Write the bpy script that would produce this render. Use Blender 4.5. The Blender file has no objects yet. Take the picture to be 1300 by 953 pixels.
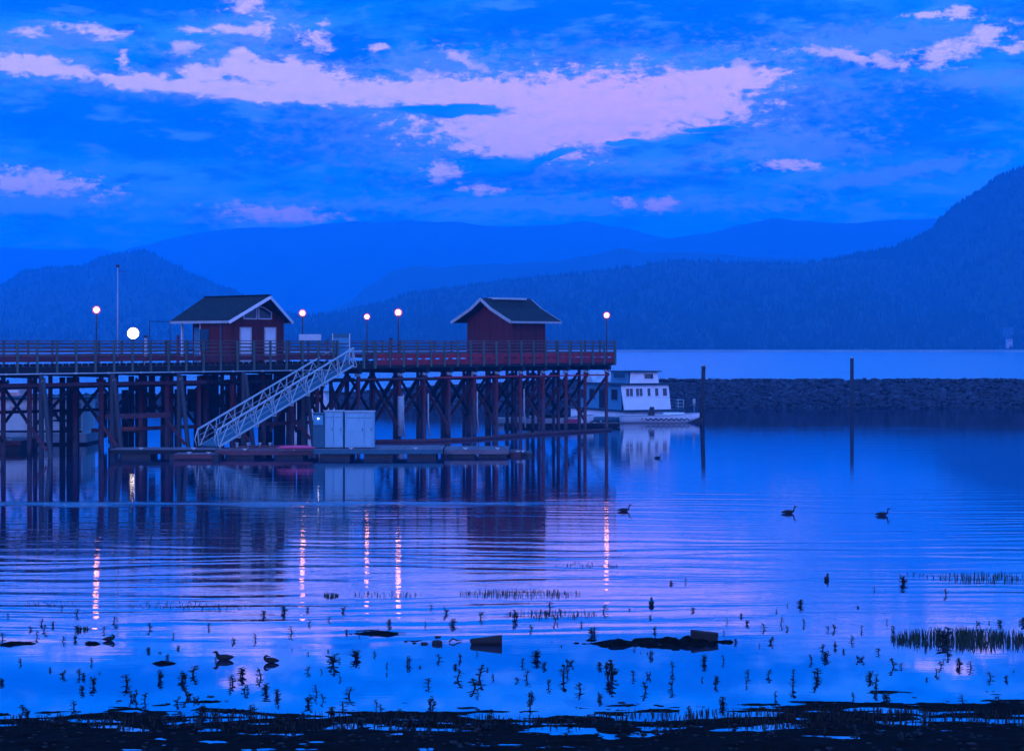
import bpy, math, random
import numpy as np
from mathutils import Vector, Matrix, noise
R = math.radians
rnd = random.Random(7)
sc = bpy.context.scene
F, EYE = 2400.0, 7.0            # focal length in photo pixels, eye height over the water

# ------------------------------------------------------------------ helpers
def tag(o, label=None, cat=None, group=None, kind=None):
    if label: o['label'] = label
    if cat: o['category'] = cat
    if group: o['group'] = group
    if kind: o['kind'] = kind
    return o

def link(o, parent=None):
    sc.collection.objects.link(o)
    if parent is not None: o.parent = parent
    return o

def empty(name, loc=(0, 0, 0), rz=0.0, **k):
    o = bpy.data.objects.new(name, None); link(o)
    o.empty_display_size = .3
    o.location = loc; o.rotation_euler = (0, 0, rz)
    return tag(o, **k)

def at(px, py, z=0.0):
    """point at height z seen at a photo pixel"""
    Y = (EYE - z) * F / (py - 432.0)
    return Vector(((px - 650.0) / F * Y, Y, z))

class MB:
    def __init__(s): s.v = []; s.f = []; s.sm = []
    def add(s, vs, fs, smooth=False):
        n = len(s.v); s.v += [tuple(v) for v in vs]
        s.f += [tuple(i + n for i in f) for f in fs]; s.sm += [smooth] * len(fs); return s
    def box(s, x0, x1, y0, y1, z0, z1, jit=0):
        v = [(x, y, z) for z in (z0, z1) for y in (y0, y1) for x in (x0, x1)]
        return s.add(v, [(0, 2, 3, 1), (4, 5, 7, 6), (0, 1, 5, 4), (2, 6, 7, 3), (0, 4, 6, 2), (1, 3, 7, 5)])
    def beam(s, a, b, w, h, up=(0, 0, 1)):
        a = Vector(a); b = Vector(b); d = (b - a).normalized(); up = Vector(up)
        if abs(d.dot(up)) > .99: up = Vector((1, 0, 0))
        sd = d.cross(up).normalized() * w / 2; u = sd.cross(d).normalized() * h / 2
        v = [p + i * sd + j * u for p in (a, b) for i, j in ((-1, -1), (1, -1), (1, 1), (-1, 1))]
        return s.add(v, [(3, 2, 1, 0), (4, 5, 6, 7), (0, 1, 5, 4), (1, 2, 6, 5), (2, 3, 7, 6), (3, 0, 4, 7)])
    def tube(s, pts, rad, n=8, caps=True):
        pts = [Vector(p) for p in pts]
        if not hasattr(rad, '__len__'): rad = [rad] * len(pts)
        vs = []; prev = None
        for i, p in enumerate(pts):
            d = (pts[min(i + 1, len(pts) - 1)] - pts[max(i - 1, 0)]).normalized()
            if prev is None:
                up = Vector((0, 0, 1)) if abs(d.z) < .9 else Vector((1, 0, 0))
                a = d.cross(up).normalized()
            else: a = (prev - d * prev.dot(d)).normalized()
            prev = a; b = d.cross(a)
            r = rad[i]; ra, rb = (r if hasattr(r, '__len__') else (r, r))
            vs += [p + a * math.cos(2 * math.pi * k / n) * ra + b * math.sin(2 * math.pi * k / n) * rb for k in range(n)]
        fs = []
        for i in range(len(pts) - 1):
            for k in range(n):
                k2 = (k + 1) % n
                fs.append((i * n + k, i * n + k2, (i + 1) * n + k2, (i + 1) * n + k))
        s.add(vs, fs, True)
        if caps:
            m = len(s.v) - len(vs)
            s.f.append(tuple(m + k for k in range(n))[::-1]); s.sm.append(False)
            s.f.append(tuple(m + (len(pts) - 1) * n + k for k in range(n))); s.sm.append(False)
        return s
    def sphere(s, c, r, n=16, m=10):
        c = Vector(c); vs = []
        for i in range(m + 1):
            th = math.pi * i / m
            for k in range(n):
                ph = 2 * math.pi * k / n
                vs.append(c + Vector((math.sin(th) * math.cos(ph), math.sin(th) * math.sin(ph), math.cos(th))) * r)
        fs = [(i * n + k, (i + 1) * n + k, (i + 1) * n + (k + 1) % n, i * n + (k + 1) % n) for i in range(m) for k in range(n)]
        return s.add(vs, fs, True)
    def prism(s, poly, off):
        """poly: coplanar 3D points, extruded by vector off"""
        p = [Vector(q) for q in poly]; off = Vector(off); n = len(p)
        s.add(p + [q + off for q in p], [tuple(range(n))[::-1], tuple(range(n, 2 * n))] +
              [(i, (i + 1) % n, n + (i + 1) % n, n + i) for i in range(n)])
        return s
    def build(s, name, mat, parent=None, loc=None, rot=None):
        me = bpy.data.meshes.new(name); me.from_pydata(s.v, [], s.f); me.update()
        me.polygons.foreach_set('use_smooth', s.sm)
        import bmesh
        b = bmesh.new(); b.from_mesh(me); bmesh.ops.recalc_face_normals(b, faces=b.faces); b.to_mesh(me); b.free()
        me.materials.append(mat)
        o = bpy.data.objects.new(name, me); link(o, parent)
        if loc is not None: o.location = loc
        if rot is not None: o.rotation_euler = rot
        return o

def dup(o, parent=None, **k):
    c = o.copy(); link(c); c.parent = parent
    for ch in [x for x in bpy.data.objects if x.parent is o]:
        dup(ch, c)
    return tag(c, **k)

# ------------------------------------------------------------------ materials
def newmat(name):
    m = bpy.data.materials.new(name); m.use_nodes = True
    nt = m.node_tree; b = nt.nodes['Principled BSDF']
    return m, nt, b
def N(nt, t, **k):
    n = nt.nodes.new(t)
    for a, v in k.items(): setattr(n, a, v)
    return n
def ramp(nt, fac, stops, interp='LINEAR'):
    r = N(nt, 'ShaderNodeValToRGB'); r.color_ramp.interpolation = interp
    e = r.color_ramp.elements
    while len(e) < len(stops): e.new(.5)
    for i, (p, c) in enumerate(stops): e[i].position = p; e[i].color = (*c, 1)
    nt.links.new(fac, r.inputs[0]); return r.outputs[0]
def mul(c, f): return tuple(x * f for x in c)

def mat_noise(name, col, rough=.8, scale=3.0, stretch=(1, 1, 1), lo=.55, hi=1.35, bump=.02, spec=.3, island=.25, coord='Object'):
    m, nt, b = newmat(name); L = nt.links.new
    tc = N(nt, 'ShaderNodeTexCoord'); mp = N(nt, 'ShaderNodeMapping'); mp.inputs['Scale'].default_value = stretch
    L(tc.outputs[coord], mp.inputs[0])
    no = N(nt, 'ShaderNodeTexNoise'); no.inputs['Scale'].default_value = scale; no.inputs['Detail'].default_value = 6
    no.inputs['Roughness'].default_value = .65
    L(mp.outputs[0], no.inputs[0])
    c = ramp(nt, no.outputs[0], [(.25, mul(col, lo)), (.55, col), (.8, mul(col, hi))])
    geo = N(nt, 'ShaderNodeNewGeometry'); oi = N(nt, 'ShaderNodeObjectInfo')
    ad = N(nt, 'ShaderNodeMath', operation='ADD'); L(geo.outputs['Random Per Island'], ad.inputs[0]); L(oi.outputs['Random'], ad.inputs[1])
    mr = N(nt, 'ShaderNodeMapRange'); mr.inputs[2].default_value = 2; mr.inputs[3].default_value = 1 - island; mr.inputs[4].default_value = 1 + island
    L(ad.outputs[0], mr.inputs[0])
    mx = N(nt, 'ShaderNodeVectorMath', operation='SCALE'); L(c, mx.inputs[0]); L(mr.outputs[0], mx.inputs['Scale'])
    L(mx.outputs[0], b.inputs['Base Color'])
    b.inputs['Roughness'].default_value = rough; b.inputs['Specular IOR Level'].default_value = spec
    if bump:
        bp = N(nt, 'ShaderNodeBump'); bp.inputs['Distance'].default_value = bump; bp.inputs['Strength'].default_value = .7
        L(no.outputs[0], bp.inputs['Height']); L(bp.outputs[0], b.inputs['Normal'])
    return m

def mat_siding(name, col, pitch=.2):
    m, nt, b = newmat(name); L = nt.links.new
    tc = N(nt, 'ShaderNodeTexCoord'); sp = N(nt, 'ShaderNodeSeparateXYZ'); L(tc.outputs['Object'], sp.inputs[0])
    ad = N(nt, 'ShaderNodeMath', operation='ADD'); L(sp.outputs[0], ad.inputs[0]); L(sp.outputs[1], ad.inputs[1])
    dv = N(nt, 'ShaderNodeMath', operation='DIVIDE'); L(ad.outputs[0], dv.inputs[0]); dv.inputs[1].default_value = pitch
    fr = N(nt, 'ShaderNodeMath', operation='FRACT'); L(dv.outputs[0], fr.inputs[0])
    g = ramp(nt, fr.outputs[0], [(0, (0, 0, 0)), (.08, (1, 1, 1)), (.92, (1, 1, 1)), (1, (0, 0, 0))])
    fl = N(nt, 'ShaderNodeMath', operation='FLOOR'); L(dv.outputs[0], fl.inputs[0])
    wn = N(nt, 'ShaderNodeTexWhiteNoise', noise_dimensions='1D'); L(fl.outputs[0], wn.inputs['W'])
    mr = N(nt, 'ShaderNodeMapRange'); mr.inputs[3].default_value = .7; mr.inputs[4].default_value = 1.25; L(wn.outputs[0], mr.inputs[0])
    no = N(nt, 'ShaderNodeTexNoise'); no.inputs['Scale'].default_value = 4; no.inputs['Detail'].default_value = 5
    mp = N(nt, 'ShaderNodeMapping'); mp.inputs['Scale'].default_value = (3, 3, .4); L(tc.outputs['Object'], mp.inputs[0]); L(mp.outputs[0], no.inputs[0])
    c = ramp(nt, no.outputs[0], [(.3, mul(col, .65)), (.7, mul(col, 1.25))])
    s1 = N(nt, 'ShaderNodeVectorMath', operation='SCALE'); L(c, s1.inputs[0]); L(mr.outputs[0], s1.inputs['Scale'])
    L(s1.outputs[0], b.inputs['Base Color']); b.inputs['Roughness'].default_value = .75; b.inputs['Specular IOR Level'].default_value = .3
    bp = N(nt, 'ShaderNodeBump'); bp.inputs['Distance'].default_value = .02; L(g, bp.inputs['Height']); L(bp.outputs[0], b.inputs['Normal'])
    return m

def mat_shingle(name, col):
    m, nt, b = newmat(name); L = nt.links.new
    tc = N(nt, 'ShaderNodeTexCoord')
    br = N(nt, 'ShaderNodeTexBrick'); br.inputs['Scale'].default_value = 1
    br.inputs['Brick Width'].default_value = .3; br.inputs['Row Height'].default_value = .16; br.inputs['Mortar Size'].default_value = .012
    br.inputs['Color1'].default_value = (*mul(col, .6), 1); br.inputs['Color2'].default_value = (*mul(col, 1.5), 1); br.inputs['Mortar'].default_value = (*mul(col, .2), 1)
    L(tc.outputs['UV'], br.inputs[0])
    no = N(nt, 'ShaderNodeTexNoise'); no.inputs['Scale'].default_value = 2.2; no.inputs['Detail'].default_value = 5; L(tc.outputs['Object'], no.inputs[0])
    mr = N(nt, 'ShaderNodeMapRange'); mr.inputs[1].default_value = .3; mr.inputs[2].default_value = .7; mr.inputs[3].default_value = .6; mr.inputs[4].default_value = 1.5; L(no.outputs[0], mr.inputs[0])
    s = N(nt, 'ShaderNodeVectorMath', operation='SCALE'); L(br.outputs[0], s.inputs[0]); L(mr.outputs[0], s.inputs['Scale']); L(s.outputs[0], b.inputs['Base Color'])
    b.inputs['Roughness'].default_value = .8; b.inputs['Specular IOR Level'].default_value = .25
    bp = N(nt, 'ShaderNodeBump'); bp.inputs['Distance'].default_value = .02; L(br.outputs['Fac'], bp.inputs['Height']); bp.invert = True; L(bp.outputs[0], b.inputs['Normal'])
    return m

def mat_pile():
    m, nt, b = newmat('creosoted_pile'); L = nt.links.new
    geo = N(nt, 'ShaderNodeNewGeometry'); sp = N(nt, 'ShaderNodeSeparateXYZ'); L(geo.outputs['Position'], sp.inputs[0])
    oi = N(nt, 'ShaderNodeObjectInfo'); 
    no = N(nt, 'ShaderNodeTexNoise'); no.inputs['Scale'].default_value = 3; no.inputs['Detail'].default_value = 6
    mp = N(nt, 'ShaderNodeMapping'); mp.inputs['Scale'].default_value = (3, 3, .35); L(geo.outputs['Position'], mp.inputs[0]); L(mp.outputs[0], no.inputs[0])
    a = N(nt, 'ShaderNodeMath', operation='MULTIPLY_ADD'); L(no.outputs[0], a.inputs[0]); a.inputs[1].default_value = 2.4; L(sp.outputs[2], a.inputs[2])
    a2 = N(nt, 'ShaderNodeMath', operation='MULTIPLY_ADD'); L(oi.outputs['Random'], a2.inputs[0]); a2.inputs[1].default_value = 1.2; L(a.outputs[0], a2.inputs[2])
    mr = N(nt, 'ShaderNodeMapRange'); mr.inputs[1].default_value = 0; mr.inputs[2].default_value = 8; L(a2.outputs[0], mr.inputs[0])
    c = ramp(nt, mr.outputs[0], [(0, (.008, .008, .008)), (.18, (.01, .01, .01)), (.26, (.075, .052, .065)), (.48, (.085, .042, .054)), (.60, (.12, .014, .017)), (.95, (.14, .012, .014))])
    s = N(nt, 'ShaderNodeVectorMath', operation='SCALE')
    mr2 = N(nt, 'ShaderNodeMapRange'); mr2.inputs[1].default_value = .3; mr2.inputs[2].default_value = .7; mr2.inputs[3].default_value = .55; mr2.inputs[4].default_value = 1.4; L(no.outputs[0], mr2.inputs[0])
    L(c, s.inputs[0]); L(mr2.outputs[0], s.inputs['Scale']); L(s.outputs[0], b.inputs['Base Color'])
    b.inputs['Roughness'].default_value = .75; b.inputs['Specular IOR Level'].default_value = .3
    bp = N(nt, 'ShaderNodeBump'); bp.inputs['Distance'].default_value = .03; L(no.outputs[0], bp.inputs['Height']); L(bp.outputs[0], b.inputs['Normal'])
    return m

def mat_emit(name, col, st):
    m, nt, b = newmat(name)
    b.inputs['Base Color'].default_value = (.8, .8, .8, 1)
    b.inputs['Emission Color'].default_value = (*col, 1); b.inputs['Emission Strength'].default_value = st
    return m
def mat_glass(name, col=(.02, .02, .025)):
    m, nt, b = newmat(name); b.inputs['Base Color'].default_value = (*col, 1)
    b.inputs['Roughness'].default_value = .06; b.inputs['Specular IOR Level'].default_value = .6
    return m

M = dict(
    pile=mat_pile(),
    louvre_black=mat_noise('matt_black', (.002, .002, .002), rough=1, bump=0, spec=0),
    boatwhite=mat_noise('white_gelcoat', (.80, .84, .82), scale=2, lo=.85, hi=1.03, bump=.002, island=.04),
    darkred=mat_noise('dark_red_board', (.11, .022, .028), scale=3, stretch=(.25, 1, 1), island=.4),  # darker red for the landward and back kerb boards
    darkpile=mat_noise('dark_pile', (.018, .02, .024), scale=2, stretch=(3, 3, .3), lo=.4, hi=1.6),
    oldpile=mat_noise('weathered_pile', (.048, .055, .062), scale=2, stretch=(3, 3, .3), lo=.4, hi=1.5),
    post=mat_noise('weathered_post', (.07, .11, .09), scale=5, stretch=(1, 1, .2), island=.35),
    slat=mat_noise('rail_board', (.12, .07, .06), scale=4, stretch=(.3, 1, 1), island=.35),
    red=mat_noise('red_stained_board', (.30, .022, .03), scale=3, stretch=(.25, 1, 1), island=.3),
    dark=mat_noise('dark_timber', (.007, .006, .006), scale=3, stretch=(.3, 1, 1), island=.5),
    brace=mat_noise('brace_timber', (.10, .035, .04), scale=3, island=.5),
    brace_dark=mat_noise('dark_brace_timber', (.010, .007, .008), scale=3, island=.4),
    deck=mat_noise('deck_boards', (.06, .05, .05), scale=3, stretch=(.2, 2, 1)),
    float=mat_noise('float_boards', (.15, .12, .13), scale=3, stretch=(.3, 3, 1), island=.35),
    floatred=mat_noise('reddish_float_boards', (.14, .055, .06), scale=3, stretch=(.3, 3, 1), island=.35),
    wallred=mat_siding('red_siding', (.10, .007, .007)),
    shingle=mat_shingle('roof_shingles', (.009, .011, .012)),
    white=mat_noise('white_paint', (.62, .66, .66), scale=2, lo=.8, hi=1.06, bump=.003, island=.06),
    trim=mat_noise('trim_paint', (.34, .38, .38), scale=3, lo=.7, hi=1.1, bump=.003, island=.1),
    alum=mat_noise('aluminium', (.42, .50, .48), rough=.45, scale=4, lo=.75, hi=1.1, bump=.002, island=.1, spec=.5),
    shed=mat_noise('shed_panels', (.20, .42, .50), scale=1.5, stretch=(2, 2, .5), lo=.85, hi=1.1, bump=.002, island=.05),
    greybox=mat_noise('grey_paint', (.03, .12, .16), scale=2, lo=.8, hi=1.1, bump=.003),
    black=mat_noise('black_metal', (.02, .02, .02), rough=.5, bump=0),
    glass=mat_glass('dark_glass'),
    blue=mat_noise('blue_paint_and_shade', (.06, .26, .38), scale=2, lo=.8, hi=1.1, bump=.003, island=.08),  # also carries the painted shade on the right houseboat's left side
    roofdark=mat_noise('boat_roof', (.02, .05, .07), scale=2, bump=.003),
    roofpale=mat_noise('pale_roof', (.35, .45, .5), scale=2, bump=.003),
    salmon=mat_noise('salmon_canvas', (.62, .33, .30), scale=2, bump=.003),
    pinkred=mat_noise('red_paint', (.65, .07, .16), scale=2, lo=.85, hi=1.1, bump=.002),
    violet=mat_noise('violet_paint', (.42, .18, .32), scale=2, bump=0),
    navy=mat_noise('navy_paint', (.02, .03, .06), scale=2, bump=0),
    duck=mat_noise('dark_feathers', (.008, .008, .007), scale=20, bump=.004),
    plant=mat_noise('dark_leaves', (.012, .010, .008), rough=.7, scale=9, bump=0, island=.5),
    reed=mat_noise('reed_blades', (.014, .04, .016), rough=.7, scale=3, bump=0, island=.5),
    log=mat_noise('waterlogged_wood', (.014, .012, .011), scale=6, stretch=(.3, 2, 2), bump=.03),
    stone=mat_noise('wet_stone', (.014, .014, .015), scale=6, bump=.02),
    rock=mat_noise('riprap_stone', (.022, .036, .055), rough=.9, scale=3.0, lo=.5, hi=1.4, bump=.06, island=.6),
    rockbed=mat_noise('rubble_fill', (.007, .012, .018), rough=.95, scale=2, bump=.1, island=0),
    forest=mat_noise('conifer_needles', (.010, .026, .013), rough=.9, scale=.02, bump=0, island=.15),
    hill=mat_noise('forested_slope', (.012, .028, .014), rough=1, scale=.012, lo=.6, hi=1.5, bump=0, island=0),
    beach=mat_noise('shore_gravel', (.22, .22, .2), rough=1, scale=.05, bump=0, island=0),
)

# ------------------------------------------------------------------ sky (world)
w = bpy.data.worlds.new("World"); sc.world = w; w.use_nodes = True
nt = w.node_tree; L = nt.links.new
bg = nt.nodes['Background']
SUN_EL, SUN_AZ = R(14), R(215)
tc = N(nt, 'ShaderNodeTexCoord')
sp = N(nt, 'ShaderNodeSeparateXYZ'); L(tc.outputs['Generated'], sp.inputs[0])
def math_(op, a, b=None, c=None, clamp=False):
    n = N(nt, 'ShaderNodeMath', operation=op); n.use_clamp = clamp
    for i, x in enumerate((a, b, c)):
        if x is None: continue
        if isinstance(x, (int, float)): n.inputs[i].default_value = x
        else: L(x, n.inputs[i])
    return n.outputs[0]
az = math_('ARCTAN2', sp.outputs[0], sp.outputs[1])
el = math_('ARCSINE', sp.outputs[2])
# degrees: keeps the numbers readable
azd = math_('MULTIPLY', az, 57.2958); eld = math_('MULTIPLY', el, 57.2958)
cv = N(nt, 'ShaderNodeCombineXYZ'); L(azd, cv.inputs[0]); L(eld, cv.inputs[1])
def vnoise(scale, sx, sy, detail=7, rough=.6, off=(0, 0, 0)):
    mp = N(nt, 'ShaderNodeMapping'); mp.inputs['Scale'].default_value = (sx, sy, 1); mp.inputs['Location'].default_value = off
    L(cv.outputs[0], mp.inputs[0])
    n = N(nt, 'ShaderNodeTexNoise'); n.inputs['Scale'].default_value = scale; n.inputs['Detail'].default_value = detail; n.inputs['Roughness'].default_value = rough
    L(mp.outputs[0], n.inputs[0]); return n
warp = vnoise(1.0, .55, 1.1, 6, .6)
wv = N(nt, 'ShaderNodeVectorMath', operation='SUBTRACT'); L(warp.outputs[1], wv.inputs[0]); wv.inputs[1].default_value = (.5, .5, .5)
ws = N(nt, 'ShaderNodeVectorMath', operation='MULTIPLY'); L(wv.outputs[0], ws.inputs[0]); ws.inputs[1].default_value = (1.6, .62, 0)
wa = N(nt, 'ShaderNodeVectorMath', operation='ADD'); L(cv.outputs[0], wa.inputs[0]); L(ws.outputs[0], wa.inputs[1])
P = wa.outputs[0]
def blobs(lst, src=P):
    """soft union of cloud ellipses, given in photo units (x, y, rx, ry, tilt); returns the smallest normalised distance"""
    out = None
    for b in lst:
        x, y, rx, ry = b[:4]; t = b[4] if len(b) > 4 else 0
        a0 = math.degrees(math.atan((x - 650) / F)); e0 = math.degrees(math.atan((432 - y) / F))
        k = math.degrees(1 / F)
        mp = N(nt, 'ShaderNodeMapping', vector_type='TEXTURE')
        mp.inputs['Location'].default_value = (a0, e0, 0); mp.inputs['Rotation'].default_value = (0, 0, R(-t)); mp.inputs['Scale'].default_value = (rx * k, ry * k, 1)
        L(src, mp.inputs[0])
        ln = N(nt, 'ShaderNodeVectorMath', operation='LENGTH'); L(mp.outputs[0], ln.inputs[0])
        out = ln.outputs['Value'] if out is None else math_('SMOOTH_MIN', out, ln.outputs['Value'], .25)
    return out
def smooth(x, lo, hi):
    mr = N(nt, 'ShaderNodeMapRange', interpolation_type='SMOOTHSTEP'); L(x, mr.inputs[0])
    mr.inputs[1].default_value = lo; mr.inputs[2].default_value = hi; return mr.outputs[0]
def mixc(f, a, b):
    m = N(nt, 'ShaderNodeMix', data_type='RGBA')
    if isinstance(f, float): m.inputs[0].default_value = f
    else: L(f, m.inputs[0])
    for i, x in ((6, a), (7, b)):
        if isinstance(x, tuple): m.inputs[i].default_value = (*x, 1)
        else: L(x, m.inputs[i])
    return m.outputs[2]
fine = vnoise(2.4, .8, 1.7, 8, .62, (3, 7, 0))
fine2 = vnoise(6.5, .9, 1.7, 8, .7, (9, 2, 0))
finec = math_('ADD', math_('SUBTRACT', fine.outputs[0], .5), math_('MULTIPLY', math_('SUBTRACT', fine2.outputs[0], .5), .38))
# base blue, from the horizon up, with broad darker and paler bands
elr = math_('DIVIDE', eld, 90.0)
base = ramp(nt, elr, [(0, (.0, .19, .88)), (.045, (.0, .20, .96)), (.11, (.0, .165, .86)), (.2, (.0, .19, 1.0)), (.42, (.10, .58, 2.2)), (1, (.20, .70, 2.6))])
band = vnoise(.45, .35, 1.5, 5, .55, (11, 3, 0))
base = mixc(smooth(band.outputs[0], .42, .70), base, (.035, .25, 1.0))
dk = blobs([(230, 165, 330, 48, 3), (1110, 150, 175, 58), (820, 30, 330, 42), (120, 12, 260, 22), (420, 60, 90, 22), (700, 232, 260, 14)])
dkm = math_('SUBTRACT', 1.0, smooth(math_('ADD', dk, math_('MULTIPLY', finec, .9)), .6, 1.15))
base = mixc(math_('MULTIPLY', dkm, .95), base, (.0, .110, .66))
roll = vnoise(.9, .5, 1.7, 7, .6, (2, 21, 0))
base = mixc(math_('MULTIPLY', smooth(roll.outputs[0], .50, .64), .8), base, (.0, .092, .58))
base = mixc(math_('MULTIPLY', smooth(roll.outputs[0], .47, .32), .6), base, (.075, .28, 1.05))
# violet veils
veil = blobs([(560, 85, 110, 30), (1110, 60, 220, 26, -3), (700, 260, 420, 12), (1130, 225, 150, 12, -8), (330, 45, 90, 32), (80, 60, 110, 20), (1010, 190, 120, 30), (1240, 110, 90, 16), (60, 258, 130, 24), (340, 275, 110, 18)])
vm = math_('SUBTRACT', 1.0, smooth(math_('ADD', veil, math_('MULTIPLY', finec, 2.6)), .35, 1.15))
base = mixc(math_('MULTIPLY', vm, .6), base, (.13, .26, 1.0))
# pink openings in the cloud
pk = blobs([(40, 95, 85, 12, 7), (165, 106, 45, 8), (300, 118, 190, 12, 2.5), (370, 98, 95, 18, 6), (470, 119, 140, 15, 2), (600, 122, 100, 25),
            (740, 142, 215, 50, -3), (650, 172, 95, 34, 6), (900, 103, 95, 13, -3), (905, 130, 50, 26), (300, 82, 26, 16), (255, 100, 30, 14)])
cut = blobs([(575, 140, 78, 8), (860, 185, 95, 14, -6), (610, 212, 70, 15), (905, 165, 34, 5), (690, 206, 45, 7, -25), (800, 182, 40, 4)])
pkd = math_('ADD', pk, math_('MULTIPLY', finec, 1.9))
pkm = math_('SUBTRACT', 1.0, smooth(pkd, .66, 1.18))
cutm = smooth(math_('ADD', cut, math_('MULTIPLY', finec, 1.3)), .8, 1.15)
pkm = math_('MULTIPLY', pkm, cutm)
sm = blobs([(125, 52, 30, 6, 4), (45, 55, 16, 4), (235, 64, 13, 8), (305, 10, 18, 10), (300, 43, 42, 5), (338, 42, 9, 10), (590, 75, 22, 6, 25), (540, 104, 18, 12),
            (1215, 72, 46, 8, -16), (1252, 55, 8, 12, -50), (1165, 28, 14, 4), (1215, 30, 16, 6), (1090, 78, 60, 6, 8), (1294, 74, 12, 5), (35, 238, 66, 11, 4), (352, 271, 50, 7, 3), (480, 62, 14, 3),
            (795, 257, 11, 7), (841, 258, 15, 6, -12), (612, 242, 20, 4), (1010, 212, 30, 4), (565, 218, 16, 10), (400, 52, 14, 12), (160, 84, 6, 8), (940, 90, 25, 7)])
smm = math_('SUBTRACT', 1.0, smooth(math_('ADD', math_('MULTIPLY', sm, .82), math_('MULTIPLY', finec, 4.2)), .25, 1.45))
hi = smooth(eld, 3.2, 5.2)
pinkc = ramp(nt, math_('DIVIDE', math_('ADD', azd, 15.0), 30.0), [(0, (.74, .54, 1.15)), (.4, (.76, .53, 1.15)), (.6, (.86, .50, 1.12)), (1, (.72, .55, 1.15))])
pinkc = mixc(hi, (.52, .33, 1.0), pinkc)
base = mixc(math_('MULTIPLY', smm, .86), base, pinkc)
halo = math_('SUBTRACT', 1.0, smooth(math_('ADD', pk, math_('MULTIPLY', finec, 3.0)), .7, 2.1))
base = mixc(math_('MULTIPLY', math_('MULTIPLY', halo, cutm), .55), base, (.19, .29, 1.0))
mott = smooth(math_('ADD', fine.outputs[0], math_('MULTIPLY', band.outputs[0], .3)), .55, .85)
pinkc = mixc(math_('MULTIPLY', mott, .35), pinkc, (.42, .42, 1.1))
base = mixc(pkm, base, pinkc)
# the after-glow behind the camera, violet
back = smooth(sp.outputs[1], .15, -.7)
elm = math_('SUBTRACT', 1.0, smooth(eld, 20.0, 70.0))
base = mixc(math_('MULTIPLY', math_('MULTIPLY', back, elm), .8), base, (.48, .66, 2.4))
# dim twilight sky of the sky model added over the whole dome
sky = N(nt, 'ShaderNodeTexSky', sky_type='NISHITA'); sky.sun_disc = False
sky.sun_elevation = R(2); sky.sun_rotation = SUN_AZ
tw = N(nt, 'ShaderNodeVectorMath', operation='MULTIPLY'); L(sky.outputs[0], tw.inputs[0]); tw.inputs[1].default_value = (0.0, .004, .01)
sm_ = N(nt, 'ShaderNodeVectorMath', operation='ADD'); L(base, sm_.inputs[0]); L(tw.outputs[0], sm_.inputs[1])
L(sm_.outputs[0], bg.inputs[0]); bg.inputs[1].default_value = 1.3
pass
w.cycles.sampling_method = 'MANUAL'; w.cycles.sample_map_resolution = 512

sun = bpy.data.lights.new('sun', 'SUN'); sun.energy = .5; sun.angle = R(25); sun.color = (.5, .52, 1.0)
so = bpy.data.objects.new('sun', sun); link(so)
so.rotation_euler = (math.pi / 2 - SUN_EL, 0, math.pi - SUN_AZ)   # low, behind the camera

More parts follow.
